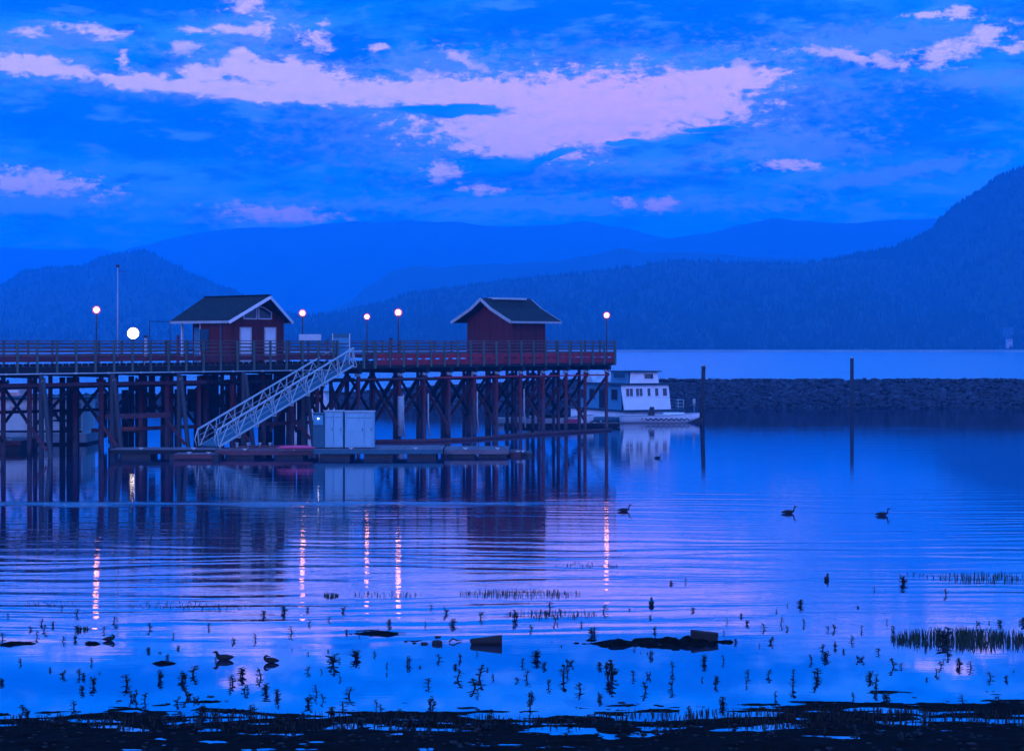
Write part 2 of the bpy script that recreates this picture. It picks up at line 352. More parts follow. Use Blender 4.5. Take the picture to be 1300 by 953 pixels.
# ------------------------------------------------------------------ water
def water():
    m, nt, b = newmat('lake_water'); L = nt.links.new
    geo = N(nt, 'ShaderNodeNewGeometry'); sp = N(nt, 'ShaderNodeSeparateXYZ'); L(geo.outputs['Position'], sp.inputs[0])
    def mm(op, a, b_=None, c=None):
        n = N(nt, 'ShaderNodeMath', operation=op)
        for i, x in enumerate((a, b_, c)):
            if x is None: continue
            if isinstance(x, (int, float)): n.inputs[i].default_value = x
            else: L(x, n.inputs[i])
        return n.outputs[0]
    def nz(sx, sy, det=3, rough=.5, off=(0, 0, 0), rz=0):
        mp = N(nt, 'ShaderNodeMapping'); mp.inputs['Scale'].default_value = (sx, sy, 1); mp.inputs['Location'].default_value = off; mp.inputs['Rotation'].default_value = (0, 0, rz)
        L(geo.outputs['Position'], mp.inputs[0])
        n = N(nt, 'ShaderNodeTexNoise', noise_dimensions='2D'); n.inputs['Scale'].default_value = 1; n.inputs['Detail'].default_value = det; n.inputs['Roughness'].default_value = rough
        L(mp.outputs[0], n.inputs[0]); return n.outputs[0]
    def sst(x, a, c):
        mr = N(nt, 'ShaderNodeMapRange', interpolation_type='SMOOTHSTEP'); L(x, mr.inputs[0]); mr.inputs[1].default_value = a; mr.inputs[2].default_value = c; return mr.outputs[0]
    Y = sp.outputs[1]
    # long-crested wavelets running ashore, bent and broken by slow noise
    warp = nz(.045, .10, 2); warp2 = nz(.25, .5, 2, off=(5, 9, 0))
    ph = mm('ADD', mm('MULTIPLY', warp, 26.0), mm('MULTIPLY', warp2, 2.6))
    def wave(period, ang, amp, ph):
        c, s = math.cos(ang), math.sin(ang)
        d = mm('ADD', mm('MULTIPLY', sp.outputs[0], s), mm('MULTIPLY', Y, c))
        return mm('MULTIPLY', mm('SINE', mm('ADD', mm('MULTIPLY', d, 2 * math.pi / period), ph)), amp)
    w1 = wave(1.25, R(2), .0030, ph); w2 = wave(.83, R(-5), .0012, mm('MULTIPLY', ph, 1.4)); w3 = wave(2.3, R(4), .0028, mm('MULTIPLY', ph, .7))
    swell = mm('ADD', mm('ADD', w1, w2), w3)
    patch = mm('ADD', mm('MULTIPLY', sst(nz(.03, .09, 2, off=(31, 8, 0)), .35, .6), .75), .25)
    env = mm('MULTIPLY', mm('MULTIPLY', sst(Y, 40.5, 50), mm('SUBTRACT', 1.0, mm('MULTIPLY', sst(Y, 72, 92), .72))), patch)
    swell = mm('MULTIPLY', swell, env)
    fine = mm('MULTIPLY', mm('SUBTRACT', nz(.9, 4.5, 3, .55), .5), .0035)
    fenv = mm('ADD', mm('ADD', mm('MULTIPLY', sst(Y, 40, 52), .8), .06), mm('MULTIPLY', sst(Y, 80, 108), -.35))
    fine = mm('MULTIPLY', fine, fenv)
    far = mm('MULTIPLY', mm('SUBTRACT', nz(.35, 1.1, 3, .6, off=(3, 3, 0)), .5), mm('MULTIPLY', sst(Y, 196, 230), .24))
    gb = mm('DIVIDE', mm('SUBTRACT', mm('ADD', Y, mm('MULTIPLY', warp2, 3.0)), 82.5), .8)
    gust = mm('MULTIPLY', mm('POWER', 2.718, mm('MULTIPLY', mm('MULTIPLY', gb, gb), -1.0)), mm('SUBTRACT', 1.0, sst(sp.outputs[0], -6, 8)))
    gust = mm('MULTIPLY', mm('MULTIPLY', mm('SUBTRACT', nz(3.5, 6.0, 3, .6, off=(7, 7, 0)), .5), .05), gust)
    h = mm('ADD', mm('ADD', mm('ADD', swell, fine), far), gust)
    bp = N(nt, 'ShaderNodeBump'); bp.inputs['Strength'].default_value = 1; bp.inputs['Distance'].default_value = 1; L(h, bp.inputs['Height'])
    b.inputs['Base Color'].default_value = (.001, .02, .06, 1); b.inputs['IOR'].default_value = 1.33
    b.inputs['Specular IOR Level'].default_value = .5; b.inputs['IOR'].default_value = 14
    rg = mm('ADD', mm('ADD', .012, mm('MULTIPLY', sst(Y, 85, 125), .004)), mm('MULTIPLY', sst(Y, 196, 230), .16)); L(rg, b.inputs['Roughness'])
    L(bp.outputs[0], b.inputs['Normal'])
    o = MB().add([(-2890, 20, 0), (2890, 20, 0), (2890, 6890, 0), (-2890, 6890, 0)], [(0, 1, 2, 3)]).build('water', m)
    return tag(o, 'calm blue lake water with long gentle ripples', kind='structure')
water()

# ------------------------------------------------------------------ near shore: shallow mud bars, islet, bank under the camera
def fb(x, y, o=4): return noise.fractal((x, y, .37), 1.0, 2.0, o)
BARS = [(830, 816, 98, 5.5, .10), (478, 804.5, 30, 2.2, .06), (22, 817, 26, 2.0, .05), (118, 817, 10, 1.4, .04), (530, 813, 14, 1.4, .04), (208, 842, 14, 1.2, .04)]
def bank_h(X, Y):
    y0 = 35.3 + 1.1 * fb(X * .22, 3.1, 4) + .35 * fb(X * .9, 8.1, 4)
    d = y0 - Y
    h = .011 * d if d > 0 else .035 * d
    if d > 5.5: h = .06 + .155 * (min(d, 40) - 5.5)
    right = max(0.0, min(1.0, (X / Y - .10) / .08))
    n = fb(X * 1.1, Y * 3.0, 5)
    h += n * (.046 - .010 * right) + (.03 * fb(X * .35 + 3, Y * .9, 3) if d > -1 else 0)
    if right and d < 0:
        h += right * (.050 * -d * .85) * max(0, 1 - (-d) / 8.0)
        h += right * (-.012 + .025 * fb(X * .5 + 9, Y * 1.7, 3))
    h = max(h, -.6)
    for px, py, rx, ry, hh in BARS:
        c = at(px, py); k = EYE * F / c.y ** 2; kx = F / c.y
        q = ((X - c.x) / (rx / kx)) ** 2 + ((Y - c.y) / (ry / k)) ** 2
        if q < 2.2:
            h = max(h, hh * (.75 - q) + 1.0 * hh * fb(X * 3.2, Y * 4.5, 5) + .5 * hh * fb(X * .9 + 4, Y * 2, 2))
    return h
def bank():
    xs = np.concatenate([np.linspace(-60, -13.2, 30), np.linspace(-13, 13, 520), np.linspace(13.2, 60, 30)])
    ys = np.concatenate([np.linspace(-55, 30.5, 40), np.linspace(31, 53, 300), np.linspace(53.5, 60, 4)])
    vs = [(x, y, bank_h(x, y)) for y in ys for x in xs]
    nx = len(xs); fs = [(j * nx + i, j * nx + i + 1, (j + 1) * nx + i + 1, (j + 1) * nx + i) for j in range(len(ys) - 1) for i in range(nx - 1)]
    m, nt, b = newmat('lakeshore_mud'); L = nt.links.new
    geo = N(nt, 'ShaderNodeNewGeometry')
    no = N(nt, 'ShaderNodeTexNoise'); no.inputs['Scale'].default_value = 5; no.inputs['Detail'].default_value = 9; no.inputs['Roughness'].default_value = .7; L(geo.outputs['Position'], no.inputs[0])
    c = ramp(nt, no.outputs[0], [(.3, (.0015, .0015, .0012)), (.55, (.005, .005, .004)), (.75, (.016, .015, .012))]); L(c, b.inputs['Base Color'])
    b.inputs['Roughness'].default_value = 1; b.inputs['Specular IOR Level'].default_value = .03
    bp = N(nt, 'ShaderNodeBump'); bp.inputs['Distance'].default_value = .05; L(no.outputs[0], bp.inputs['Height']); L(bp.outputs[0], b.inputs['Normal'])
    o = MB().add(vs, fs, True).build('ground', m)
    tag(o, 'dark muddy lake shore with low bars in the shallows', kind='structure')
bank()

# ------------------------------------------------------------------ far hills
def lerp_profile(pts, x):
    if x <= pts[0][0]: return pts[0][1]
    for (a, b), (c, d) in zip(pts, pts[1:]):
        if x <= c:
            t = (x - a) / (c - a); t = t * t * (3 - 2 * t) * .5 + t * .5
            return b + (d - b) * t
    return pts[-1][1]
HILLS = {}
def hill(name, label, pts, Y0, Yr, Yb, x0=-260, x1=1560, step=7, rough=1.0, power=1.25, seed=0, mat='hill'):
    cols = [x0 + i * step for i in range(int((x1 - x0) / step) + 1)]
    S = [i / 26 for i in range(27)] + [1.12, 1.3, 1.6, 2.0]
    vs = []
    def surf(px, s):
        zr = EYE + (432 - lerp_profile(pts, px)) / F * Yr
        zr += rough * Yr / F * (1.6 * noise.fractal((px * .03, seed, 1), 1, 2, 5) )
        if s <= 1:
            Y = Y0 + (Yr - Y0) * s; z = -2 + (zr + 2) * s ** power
            z += noise.fractal((px * .02, s * 4, seed + 5.5), 1, 2, 5) * zr * .10 * math.sin(math.pi * s)
        else:
            Y = Yr + (Yb - Yr) * (s - 1); z = zr - (zr + 3) * (s - 1) ** 1.3
        return Vector(((px - 650) / F * Y, Y, z))
    for s in S:
        for px in cols: vs.append(surf(px, s))
    nx = len(cols); fs = [(j * nx + i, j * nx + i + 1, (j + 1) * nx + i + 1, (j + 1) * nx + i) for j in range(len(S) - 1) for i in range(nx - 1)]
    o = MB().add(vs, fs, True).build(name, M[mat]); tag(o, label, kind='structure'); HILLS[label] = surf
    return surf
hA = hill('mountain', 'pale blue distant ridge at the left edge of the lake', [(-300, 305), (0, 314), (60, 317), (130, 316), (150, 321), (230, 335), (420, 400), (900, 431)], 4400, 5500, 6600, x1=900, seed=1)
hB = hill('mountain', 'long pale blue far ridge with a broad flat crest', [(-100, 400), (100, 340), (180, 311), (255, 295), (300, 290), (345, 288), (372, 290), (420, 283), (480, 281), (560, 281), (640, 288), (700, 286), (738, 281), (790, 289), (840, 301), (920, 320), (1100, 360), (1500, 420)], 4200, 5200, 6500, x1=1450, seed=2)
hC = hill('mountain', 'rounded far blue mountain behind the right lake arm', [(560, 420), (700, 350), (800, 312), (860, 301), (900, 296), (940, 285), (985, 278), (1035, 281), (1080, 284), (1130, 279), (1200, 278), (1300, 290), (1560, 300)], 3700, 4700, 6000, x0=560, x1=1450, seed=3)
hM = hill('hill', 'mid distance blue hill shouldering between the far ridge and the wooded shore', [(340, 425), (400, 400), (440, 385), (470, 361), (500, 343), (530, 337), (560, 339), (600, 336), (650, 334), (700, 332), (745, 325), (790, 315), (820, 321), (880, 320), (950, 326), (1060, 330), (1300, 340), (1560, 350)], 2400, 3200, 4200, x0=340, x1=1450, seed=4)
hR = hill('mountain', 'steep dark blue mountain rising at the right', [(940, 425), (1000, 360), (1050, 333), (1090, 324), (1130, 318), (1160, 305), (1180, 295), (1195, 277), (1215, 262), (1240, 245), (1270, 225), (1300, 213), (1360, 196), (1560, 185)], 1250, 1950, 2900, x0=940, x1=1450, step=5, seed=5)
hL = hill('hill', 'round topped dark blue wooded hill behind the wharf at left', [(-300, 400), (-100, 378), (0, 363), (30, 345), (60, 341), (100, 339), (130, 327), (150, 322), (170, 320), (190, 321), (220, 336), (250, 352), (285, 365), (320, 381), (360, 396), (430, 415), (560, 431)], 1300, 2600, 3800, x1=560, step=5, seed=6)
hN = hill('hill', 'dark blue forested shore hill across the lake', [(-300, 428), (250, 425), (340, 409), (380, 403), (430, 399), (480, 386), (530, 373), (580, 366), (640, 358), (700, 351), (760, 346), (800, 341), (850, 333), (880, 332), (930, 335), (1000, 336), (1060, 331), (1100, 328), (1200, 332), (1300, 335), (1560, 330)], 1125, 1850, 2800, step=5, seed=7)

def forest(name, label, surf, x0, x1, n, hmin, hmax, ridge_bias, seed):
    r = random.Random(seed); mb = MB(); vs = []; fs = []
    for i in range(n):
        px = r.uniform(x0, x1)
        s = 1 - (r.random() ** ridge_bias) * .97 if r.random() < .92 else r.uniform(.99, 1.04)
        p = surf(px, s); h = hmin + (hmax - hmin) * r.random() ** 2.2; rr = h * r.uniform(.18, .3); a0 = r.random() * 6
        m0 = len(vs)
        for k in range(5):
            a = a0 + k * 2 * math.pi / 5
            vs.append((p.x + rr * math.cos(a), p.y + rr * math.sin(a), p.z - .3))
        vs.append((p.x, p.y, p.z + h))
        for k in range(5): fs.append((m0 + k, m0 + (k + 1) % 5, m0 + 5))
    me = bpy.data.meshes.new(name); me.from_pydata(vs, [], fs); me.materials.append(M['forest'])
    o = bpy.data.objects.new(name, me); link(o); tag(o, label, 'forest', kind='stuff')
forest('forest', 'conifer forest covering the near shore hill', hN, -80, 1400, 34000, 2, 6, .75, 1)
forest('forest', 'conifers covering the round left hill', hL, -60, 480, 11000, 2, 6.5, 1.3, 2)
forest('forest', 'conifers along the steep right mountain', hR, 1000, 1400, 11000, 2, 6.5, 1.5, 3)
# narrow pale gravel beach at the foot of the far shore
mb = MB(); vs = []; 
for i in range(120):
    px = -300 + i * 16; 
    for Y, z in ((1112, -.1), (1116, .9), (1130, 1.4), (1150, 1.2)):
        vs.append(((px - 650) / F * Y, Y + 3 * math.sin(i * .7), z + .3 * noise.noise((i * .4, Y, 0))))
mb.add(vs, [(i * 4 + j, i * 4 + j + 1, (i + 1) * 4 + j + 1, (i + 1) * 4 + j) for i in range(119) for j in range(3)], True)
tag(mb.build('beach', M['beach']), 'thin pale beach line across the lake', kind='structure')
# cottages low on the far shore
def cottage(px, py, s, Yd, label, mat='white'):
    p = at(px, 448); p = Vector(((px - 650) / F * Yd, Yd, EYE + (432 - py) / F * Yd))
    e = empty('cottage', p, R(rnd.uniform(-25, 25)), label=label, cat='house', group='cottages on the far shore')
    MB().box(-s, s, -s * .7, s * .7, -4, s * .9).build('wall', M[mat], e)
    mb = MB(); mb.prism([(-s * 1.1, -s * .85, s * .9), (-s * 1.1, s * .85, s * .9), (-s * 1.1, 0, s * 1.6)], (s * 2.2, 0, 0)); mb.build('roof', M['roofdark'], e)
    for x in (-.5, .35): MB().box(s * x - .3, s * x + .3, -s * .7 - .05, -s * .7 - .003, s * .1, s * .6).build('window', M['glass'], e)
cottage(1169, 410, 2.0, 1420, 'tiny pale cottage high on the wooded shore, nearest the middle')
cottage(1160, 408, 1.2, 1425, 'smallest pale cottage beside the highest one on the wooded shore', 'trim')
cottage(1224, 412, 1.6, 1400, 'tiny grey cottage half way up the wooded shore', 'blue')
cottage(1280, 426, 3.4, 1260, 'larger pale house low on the far right shore', 'greybox')
cottage(1281, 434, 1.8, 1180, 'tiny pale boathouse at the waterline below the larger house', 'trim')
cottage(1192, 427, 1.4, 1250, 'tiny dim cottage low on the shore left of the larger house', 'blue')

# ------------------------------------------------------------------ breakwater
def crest(px):
    return .12 * noise.noise((px * .045, 3, 3)) + .08 * noise.noise((px * .16, 5, 3)) + lerp_profile([(-200, 1.2), (380, 1.2), (600, 2.3), (700, 2.8), (1500, 2.85)], px)
def rock_mesh(seed, sub=2):
    import bmesh
    b = bmesh.new(); bmesh.ops.create_icosphere(b, subdivisions=sub, radius=1)
    for v in b.verts:
        n = noise.noise(v.co * 1.3 + Vector((seed * 7.1, 0, 0))); v.co *= 1 + .45 * n
        for ax in range(3):
            v.co[ax] = max(-.8, min(.8, v.co[ax]))
    me = bpy.data.meshes.new('boulder'); b.to_mesh(me); b.free(); me.materials.append(M['rock']); return me
def bw_point(px, s):
    """s 0 = waterline, 1 = crest"""
    c = crest(px); Y = 195 + 5.2 * s; return Vector(((px - 650) / F * Y, Y, -.15 + (c + .15) * s))
bw = empty('breakwater', (0, 195, 0), label='long low breakwater of dumped rock closing the basin', cat='breakwater')
cols = list(range(-160, 1500, 6)); S = [(-3, -.9), (0, -.15), (.5, 0), (1, 1), (1.25, 1), (2.4, -.5)]
vs = []
for px in cols:
    c = crest(px)
    for Yo, zz in ((193.2, -1.2), (195.2, -.2), (197.8, c * .48), (200.6, c - .15), (203.5, c - .1), (210, -1.2)):
        vs.append(((px - 650) / F * Yo, Yo - 195, zz + .25 * noise.noise((px * .11, Yo, 2))))
MB().add(vs, [(i * 6 + j, i * 6 + j + 1, (i + 1) * 6 + j + 1, (i + 1) * 6 + j) for i in range(len(cols) - 1) for j in range(5)]).build('rubble_core', M['rockbed'], bw)
rk = [rock_mesh(i) for i in range(7)]; small = [rock_mesh(20 + i, 1) for i in range(5)]
# loose smaller stones as one mass
vs = []; fs = []
for i in range(13000):
    px = rnd.uniform(-60, 1390); s = rnd.random() ** .85; p = bw_point(px, s * 1.0 + rnd.uniform(0, .25) * (s > .9))
    p.z = min(p.z, crest(px)); r = rnd.uniform(.10, .25)
    me = rnd.choice(small); rot = Matrix.Rotation(rnd.random() * 6, 3, Vector((rnd.random(), rnd.random(), rnd.random() + .1)).normalized())
    m0 = len(vs); scv = Vector((r * rnd.uniform(.9, 1.6), r, r * rnd.uniform(.6, .9)))
    for v in me.vertices:
        q = rot @ v.co; vs.append((p.x + q.x * scv.x, p.y + q.y * scv.y - 195, p.z + q.z * scv.z))
    for f in me.polygons: fs.append(tuple(m0 + k for k in f.vertices))
o = MB().add(vs, fs).build('riprap', M['rock'], bw); o['kind'] = 'stuff'
for i in range(300):
    px = rnd.uniform(700, 1320) if i < 240 else rnd.uniform(90, 700)
    s = rnd.uniform(.35, .98); p = bw_point(px, s)
    o = bpy.data.objects.new('boulder', rnd.choice(rk)); link(o); o.location = p
    r = rnd.uniform(.2, .36); o.scale = (r * rnd.uniform(1, 1.5), r, r * rnd.uniform(.6, .85)); o.rotation_euler = (rnd.uniform(-.4, .4), rnd.uniform(-.4, .4), rnd.random() * 6)
    tag(o, 'angular grey boulder lying on the breakwater slope', 'boulder', 'boulders on the breakwater')

# ------------------------------------------------------------------ wharf
WANG = math.atan2(.687, .727); WO = Vector((-30, 111, 0))
def W(t, u, z=0): return Vector((WO.x + .727 * t - .687 * u, WO.y + .687 * t + .727 * u, z))
wh = empty('wharf', WO, WANG, label='long timber wharf on creosoted piles stretching out from the left', cat='wharf')
T0, T1, U1 = -9.0, 52.2, 9.6
DK = 5.45
# deck planks (surface pattern inside one part)
mb = MB(); t = T0
while t < T1 - .01:
    mb.box(t, min(t + .235, T1), .0, U1, DK - .07, DK + rnd.uniform(-.006, .004)); t += .245
mb.build('deck', M['deck'], wh)
for i, u in enumerate([.25, 1.5, 3.0, 4.5, 6.0, 7.5, 9.2]):
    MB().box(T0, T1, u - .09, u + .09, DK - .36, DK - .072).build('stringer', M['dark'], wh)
# front fascia: joist ends and dark skirt board on the landward stretch, red boards out along the head
mb = MB(); t = T0
while t < 28:
    mb.box(t, t + .22, -.06, .14, DK - .02 + .0, DK + .16); t += .44
mb.build('joist_end', M['dark'], wh)
MB().box(T0, 28.2, -.05, -.003, DK - .42, DK - .08).build('fascia', M['dark'], wh)
MB().box(28.2, T1, -.05, -.003, DK - .38, DK - .16).build('fascia', M['dark'], wh)
MB().tube([(T0, -.14, 5.0), (25.6, -.14, 5.0)], .038, 8).build('service_pipe', M['alum'], wh)
ch = MB()
for k in range(16): ch.box(T0 + k * 2.3, T0 + k * 2.3 + .1, -.19, -.09, 4.95, 5.06)
ch.build('pipe_clip', M['alum'], wh)
# railings
def posts(lst, kind, rail):
    mesh = MB().box(-.06, .06, -.06, .06, 0, 1.0).build('post', M['post'], rail)
    first = True
    for (t, u, z0, z1, s) in lst:
        o = mesh if first else mesh.copy()
        if not first: link(o, rail)
        first = False
        o.location = (t, u, z0); o.scale = (s, s, z1 - z0)
def boards(rail, name, mat, a, b, zc, h, th, off, axis='t'):
    """segments between posts with slightly uneven ends; one part per level"""
    mb = MB(); L_ = abs(b - a); k = max(1, int(L_ / 2.62)); seg = (b - a) / k
    for i in range(k):
        j0, j1 = rnd.uniform(-.012, .012), rnd.uniform(-.012, .012)
        p0 = a + i * seg + .012; p1 = a + (i + 1) * seg - .012
        if axis == 't': mb.beam((p0, off, zc + j0), (p1, off, zc + j1), th, h)
        else: mb.beam((off, p0, zc + j0), (off, p1, zc + j1), th, h)
    mb.build(name, mat, rail)
GAP = (24.9, 27.2)      # opening where the gangway lands
def rail_run(a, b, off, axis, red2, front):
    levels = [6.79, 6.55, 6.31, 6.08]
    for z in levels: boards(wh_rail, 'rail_board', M['slat'], a, b, z, .085, .035, off, axis)
    boards(wh_rail, 'cap_rail', M['slat'], a, b, 6.975, .05, .15, off, axis)
    boards(wh_rail, 'kerb_board', M['red' if red2 else 'darkred'], a, b, 5.86 if not red2 else 5.89, .30, .05, off, axis)
    if red2: boards(wh_rail, 'kerb_board', M['red'], a, b, 5.44, .44, .05, off, axis)
wh_rail = bpy.data.objects.new('railing', None); link(wh_rail, wh)
rail_run(T0, GAP[0], .02, 't', False, True); rail_run(GAP[1], 28.2, .02, 't', False, True); rail_run(28.2, T1, .02, 't', True, True)
rail_run(0.0, U1, T1 - .05, 'u', True, False)
rail_run(T0, T1, U1, 't', False, False)
lst = []
t = 1.0 - 1.31 * 7
while t < 28: 
    if not (GAP[0] + .1 < t < GAP[1] - .1): lst.append((t, -.10, DK - .38, 6.95, 1))
    t += 1.31
t = 28.25
while t < T1 - .3: lst.append((t, -.10, DK - .30, 6.95, 1)); t += 1.263
lst += [(T1 - .02, -.10, DK - .36, 7.0, 1.3), (GAP[0], -.1, DK - .4, 7.0, 1.15), (GAP[1], -.1, DK - .4, 7.0, 1.15), (28.15, -.12, DK - .4, 7.0, 1.25)]
for u in (1.6, 3.2, 4.8, 6.4, 8.0): lst.append((T1 + .05, u, DK - .3, 6.95, 1))
t = T0 + .4
while t < T1: lst.append((t, U1 + .1, DK - .3, 6.95, 1)); t += 1.75
posts(lst, 'post', wh_rail)
# slot blocks between the two red kerb boards
mb = MB(); t = 28.3
while t < T1:
    mb.box(t, t + rnd.uniform(.2, .42), -.004, .044, 5.66, 5.74); t += 1.263 / 1.5
mb.build('kerb_block', M['red'], wh_rail)
# bents
bents_l = [-7.2, -2.3, 2.56, 7.41, 12.25, 17.2, 22.05]
bents_r = [27.0, 30.8, 33.1, 35.4, 37.8, 40.1, 42.5, 44.8, 47.2, 49.4, 51.7]
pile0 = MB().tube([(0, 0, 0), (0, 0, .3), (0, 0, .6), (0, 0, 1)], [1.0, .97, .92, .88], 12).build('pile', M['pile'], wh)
used = [False]
def pile(t, u, z0, z1, r, lean_u=0, lean_t=0, mat=None):
    o = pile0 if not used[0] else pile0.copy()
    if used[0]: link(o, wh)
    used[0] = True
    o.data = oldmesh[0] if mat == M['oldpile'] else pile_mesh
    o.location = (t, u, z0); h = math.sqrt((z1 - z0) ** 2 + lean_u ** 2 + lean_t ** 2)
    o.scale = (r, r, h)
    o.rotation_euler = (Vector((-lean_t, -lean_u, z1 - z0))).to_track_quat('Z', 'Y').to_euler()
    return o
pile_mesh = pile0.data; oldmesh = [pile0.data.copy()]; oldmesh[0].materials.clear(); oldmesh[0].materials.append(M['oldpile'])
npile = 0
for t in bents_l:
    pile(t, -.12, -.7, 4.99, .165, mat=M['oldpile'])
    pile(t + .05, -.10 - 1.15, -.7, 4.75, .15, lean_u=-1.0, mat=M['oldpile'])
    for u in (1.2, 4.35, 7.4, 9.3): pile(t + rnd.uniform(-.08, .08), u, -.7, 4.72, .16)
for t in bents_r:
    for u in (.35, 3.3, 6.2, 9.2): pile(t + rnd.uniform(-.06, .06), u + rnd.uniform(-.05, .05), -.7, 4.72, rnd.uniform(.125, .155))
for t in (20.0, 24.5, 14.9): 
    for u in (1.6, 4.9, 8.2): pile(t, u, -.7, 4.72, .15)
# cap beams, collars, wales, braces
for t in bents_l + bents_r:
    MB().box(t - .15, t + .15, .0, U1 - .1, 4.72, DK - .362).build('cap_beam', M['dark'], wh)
cm = MB().tube([(0, 0, 0), (0, 0, .22)], .19, 12); first = None
for t in bents_r + [2.56, 7.41, 12.25]:
    if first is None: first = cm.build('pile_collar', M['alum'], wh); o = first
    else: o = first.copy(); link(o, wh)
    if t in bents_r: o.location = (t, .35, 4.52)
    else: o.location = (t + .05, -.28, 4.45); o.scale = (.7, .7, .7)
def brace(a, b, mat='brace_dark', w_=.07, h_=.22):
    MB().beam(a, b, w_, h_).build('brace', M[mat], wh)
for i, t in enumerate(bents_l):
    s = .2
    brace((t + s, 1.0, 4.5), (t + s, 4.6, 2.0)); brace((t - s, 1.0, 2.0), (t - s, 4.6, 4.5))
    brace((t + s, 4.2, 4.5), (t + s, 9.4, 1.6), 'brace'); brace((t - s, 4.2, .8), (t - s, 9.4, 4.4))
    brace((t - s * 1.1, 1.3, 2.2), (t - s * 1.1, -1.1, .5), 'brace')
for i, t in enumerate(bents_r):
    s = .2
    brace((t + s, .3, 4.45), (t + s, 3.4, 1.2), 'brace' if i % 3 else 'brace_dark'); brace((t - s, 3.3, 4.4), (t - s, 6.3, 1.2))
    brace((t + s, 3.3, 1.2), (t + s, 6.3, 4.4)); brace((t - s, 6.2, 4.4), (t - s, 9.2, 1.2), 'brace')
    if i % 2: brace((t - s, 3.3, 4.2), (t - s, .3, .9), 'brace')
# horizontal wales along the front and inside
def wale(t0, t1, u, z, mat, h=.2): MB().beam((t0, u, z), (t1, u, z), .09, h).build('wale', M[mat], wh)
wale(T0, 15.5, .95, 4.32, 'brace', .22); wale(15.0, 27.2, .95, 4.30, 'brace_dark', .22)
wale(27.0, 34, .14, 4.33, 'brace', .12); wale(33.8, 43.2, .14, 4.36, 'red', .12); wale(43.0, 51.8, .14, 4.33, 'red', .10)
wale(7.6, 12.3, 1.0, 2.28, 'brace', .32); wale(8.5, 27, 4.1, 1.3, 'brace', .25); wale(T0, 27, 7.2, 4.0, 'brace_dark'); wale(27, 51.8, 6.4, 4.1, 'brace_dark'); wale(2, 27, 9.1, 2.4, 'brace_dark')  # first wale is added to hide the dock bulb from the camera
# bays under the gangway landing: added plank screen that keeps the middle dark
for t in (21.0, 23.2, 25.4):
    brace((t, 1.6, 4.5), (t + 2, 1.9, .8), 'brace_dark'); brace((t + 2, 2.0, 4.5), (t, 2.2, .9), 'brace')
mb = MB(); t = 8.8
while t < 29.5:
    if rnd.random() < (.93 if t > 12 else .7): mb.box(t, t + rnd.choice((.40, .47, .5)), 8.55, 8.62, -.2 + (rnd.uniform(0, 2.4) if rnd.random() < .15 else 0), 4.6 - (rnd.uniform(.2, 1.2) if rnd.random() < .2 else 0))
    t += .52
mb.build('plank_screen', M['brace_dark'], wh)
# pale pipe sleeves strapped to some head piles
for t, z0, z1 in ((30.8, .2, 3.2), (33.1, .2, 3.25), (37.8, .3, 3.3), (42.5, .5, 3.4)):
    x = t + .16
    MB().tube([(x, .16, z1), (x, .16, z0 + 1.2), (x + .10, .1, z0)], .055, 8).build('drain_pipe', M['trim'], wh)
MB().tube([(30.8, .30, .3), (30.8, .30, 3.1)], .19, 12).build('pile_sleeve', M['trim'], wh)

# ------------------------------------------------------------------ buildings on the wharf
def roof_uv(o, du, dv):
    me = o.data; uv = me.uv_layers.new(name='UVMap')
    du = Vector(du); dv = Vector(dv)
    for lp in me.loops:
        c = me.vertices[lp.vertex_index].co; uv.data[lp.index].uv = (c.dot(du), c.dot(dv))
def window(parent, pts, off, th, frame_mat, glass_mat, name='window'):
    """pts: outline of the opening in one plane; off: outward unit vector"""
    off = Vector(off); p = [Vector(q) for q in pts]; c = sum(p, Vector()) / len(p)
    fr = MB()
    for i in range(len(p)):
        a, b = p[i], p[(i + 1) % len(p)]
        d = (b - a).normalized() * .03
        fr.beam(a - d + off * .03, b + d + off * .03, .07, .07, up=off)
    w_ = fr.build(name, frame_mat, parent)
    MB().prism([q + off * .012 for q in p], off * .012).build('pane', glass_mat, w_)
    return w_
# -- first building: prow-gabled, two white doors facing the basin
h1 = empty('wharf_house', W(17.47, 1.8, DK + .002), WANG, label='red wharf house with prow gable, two white doors and trapezoid windows', cat='house')
WD, LN, ZE, ZP = 4.36, 5.7, 8.19 - DK, 9.86 - DK
OV = .42
sl = (ZP - ZE) / (WD / 2 + OV)          # roof pitch
zw = ZE + sl * OV
mb = MB()
mb.prism([(0, 0, 0), (WD, 0, 0), (WD, 0, zw - .06), (WD / 2, 0, ZP - .08), (0, 0, zw - .06)], (0, .12, 0))       # gable wall
mb.box(0, .12, .12, LN * .62, 0, zw - .08); mb.box(WD - .12, WD, .12, LN, 0, zw - .08)
mb.prism([(0.9, LN - .12, 0), (WD - .12, LN - .12, 0), (WD - .12, LN - .12, zw - .1), (WD / 2, LN - .12, ZP - .12), (0.9, LN - .12, zw + .4)], (0, .12, 0))
mb.box(.9, 1.02, LN * .62, LN - .12, 0, zw + .2); mb.box(.12, 1.02, LN * .62 - .12, LN * .62, 0, zw - .05)
mb.build('wall', M['wallred'], h1)
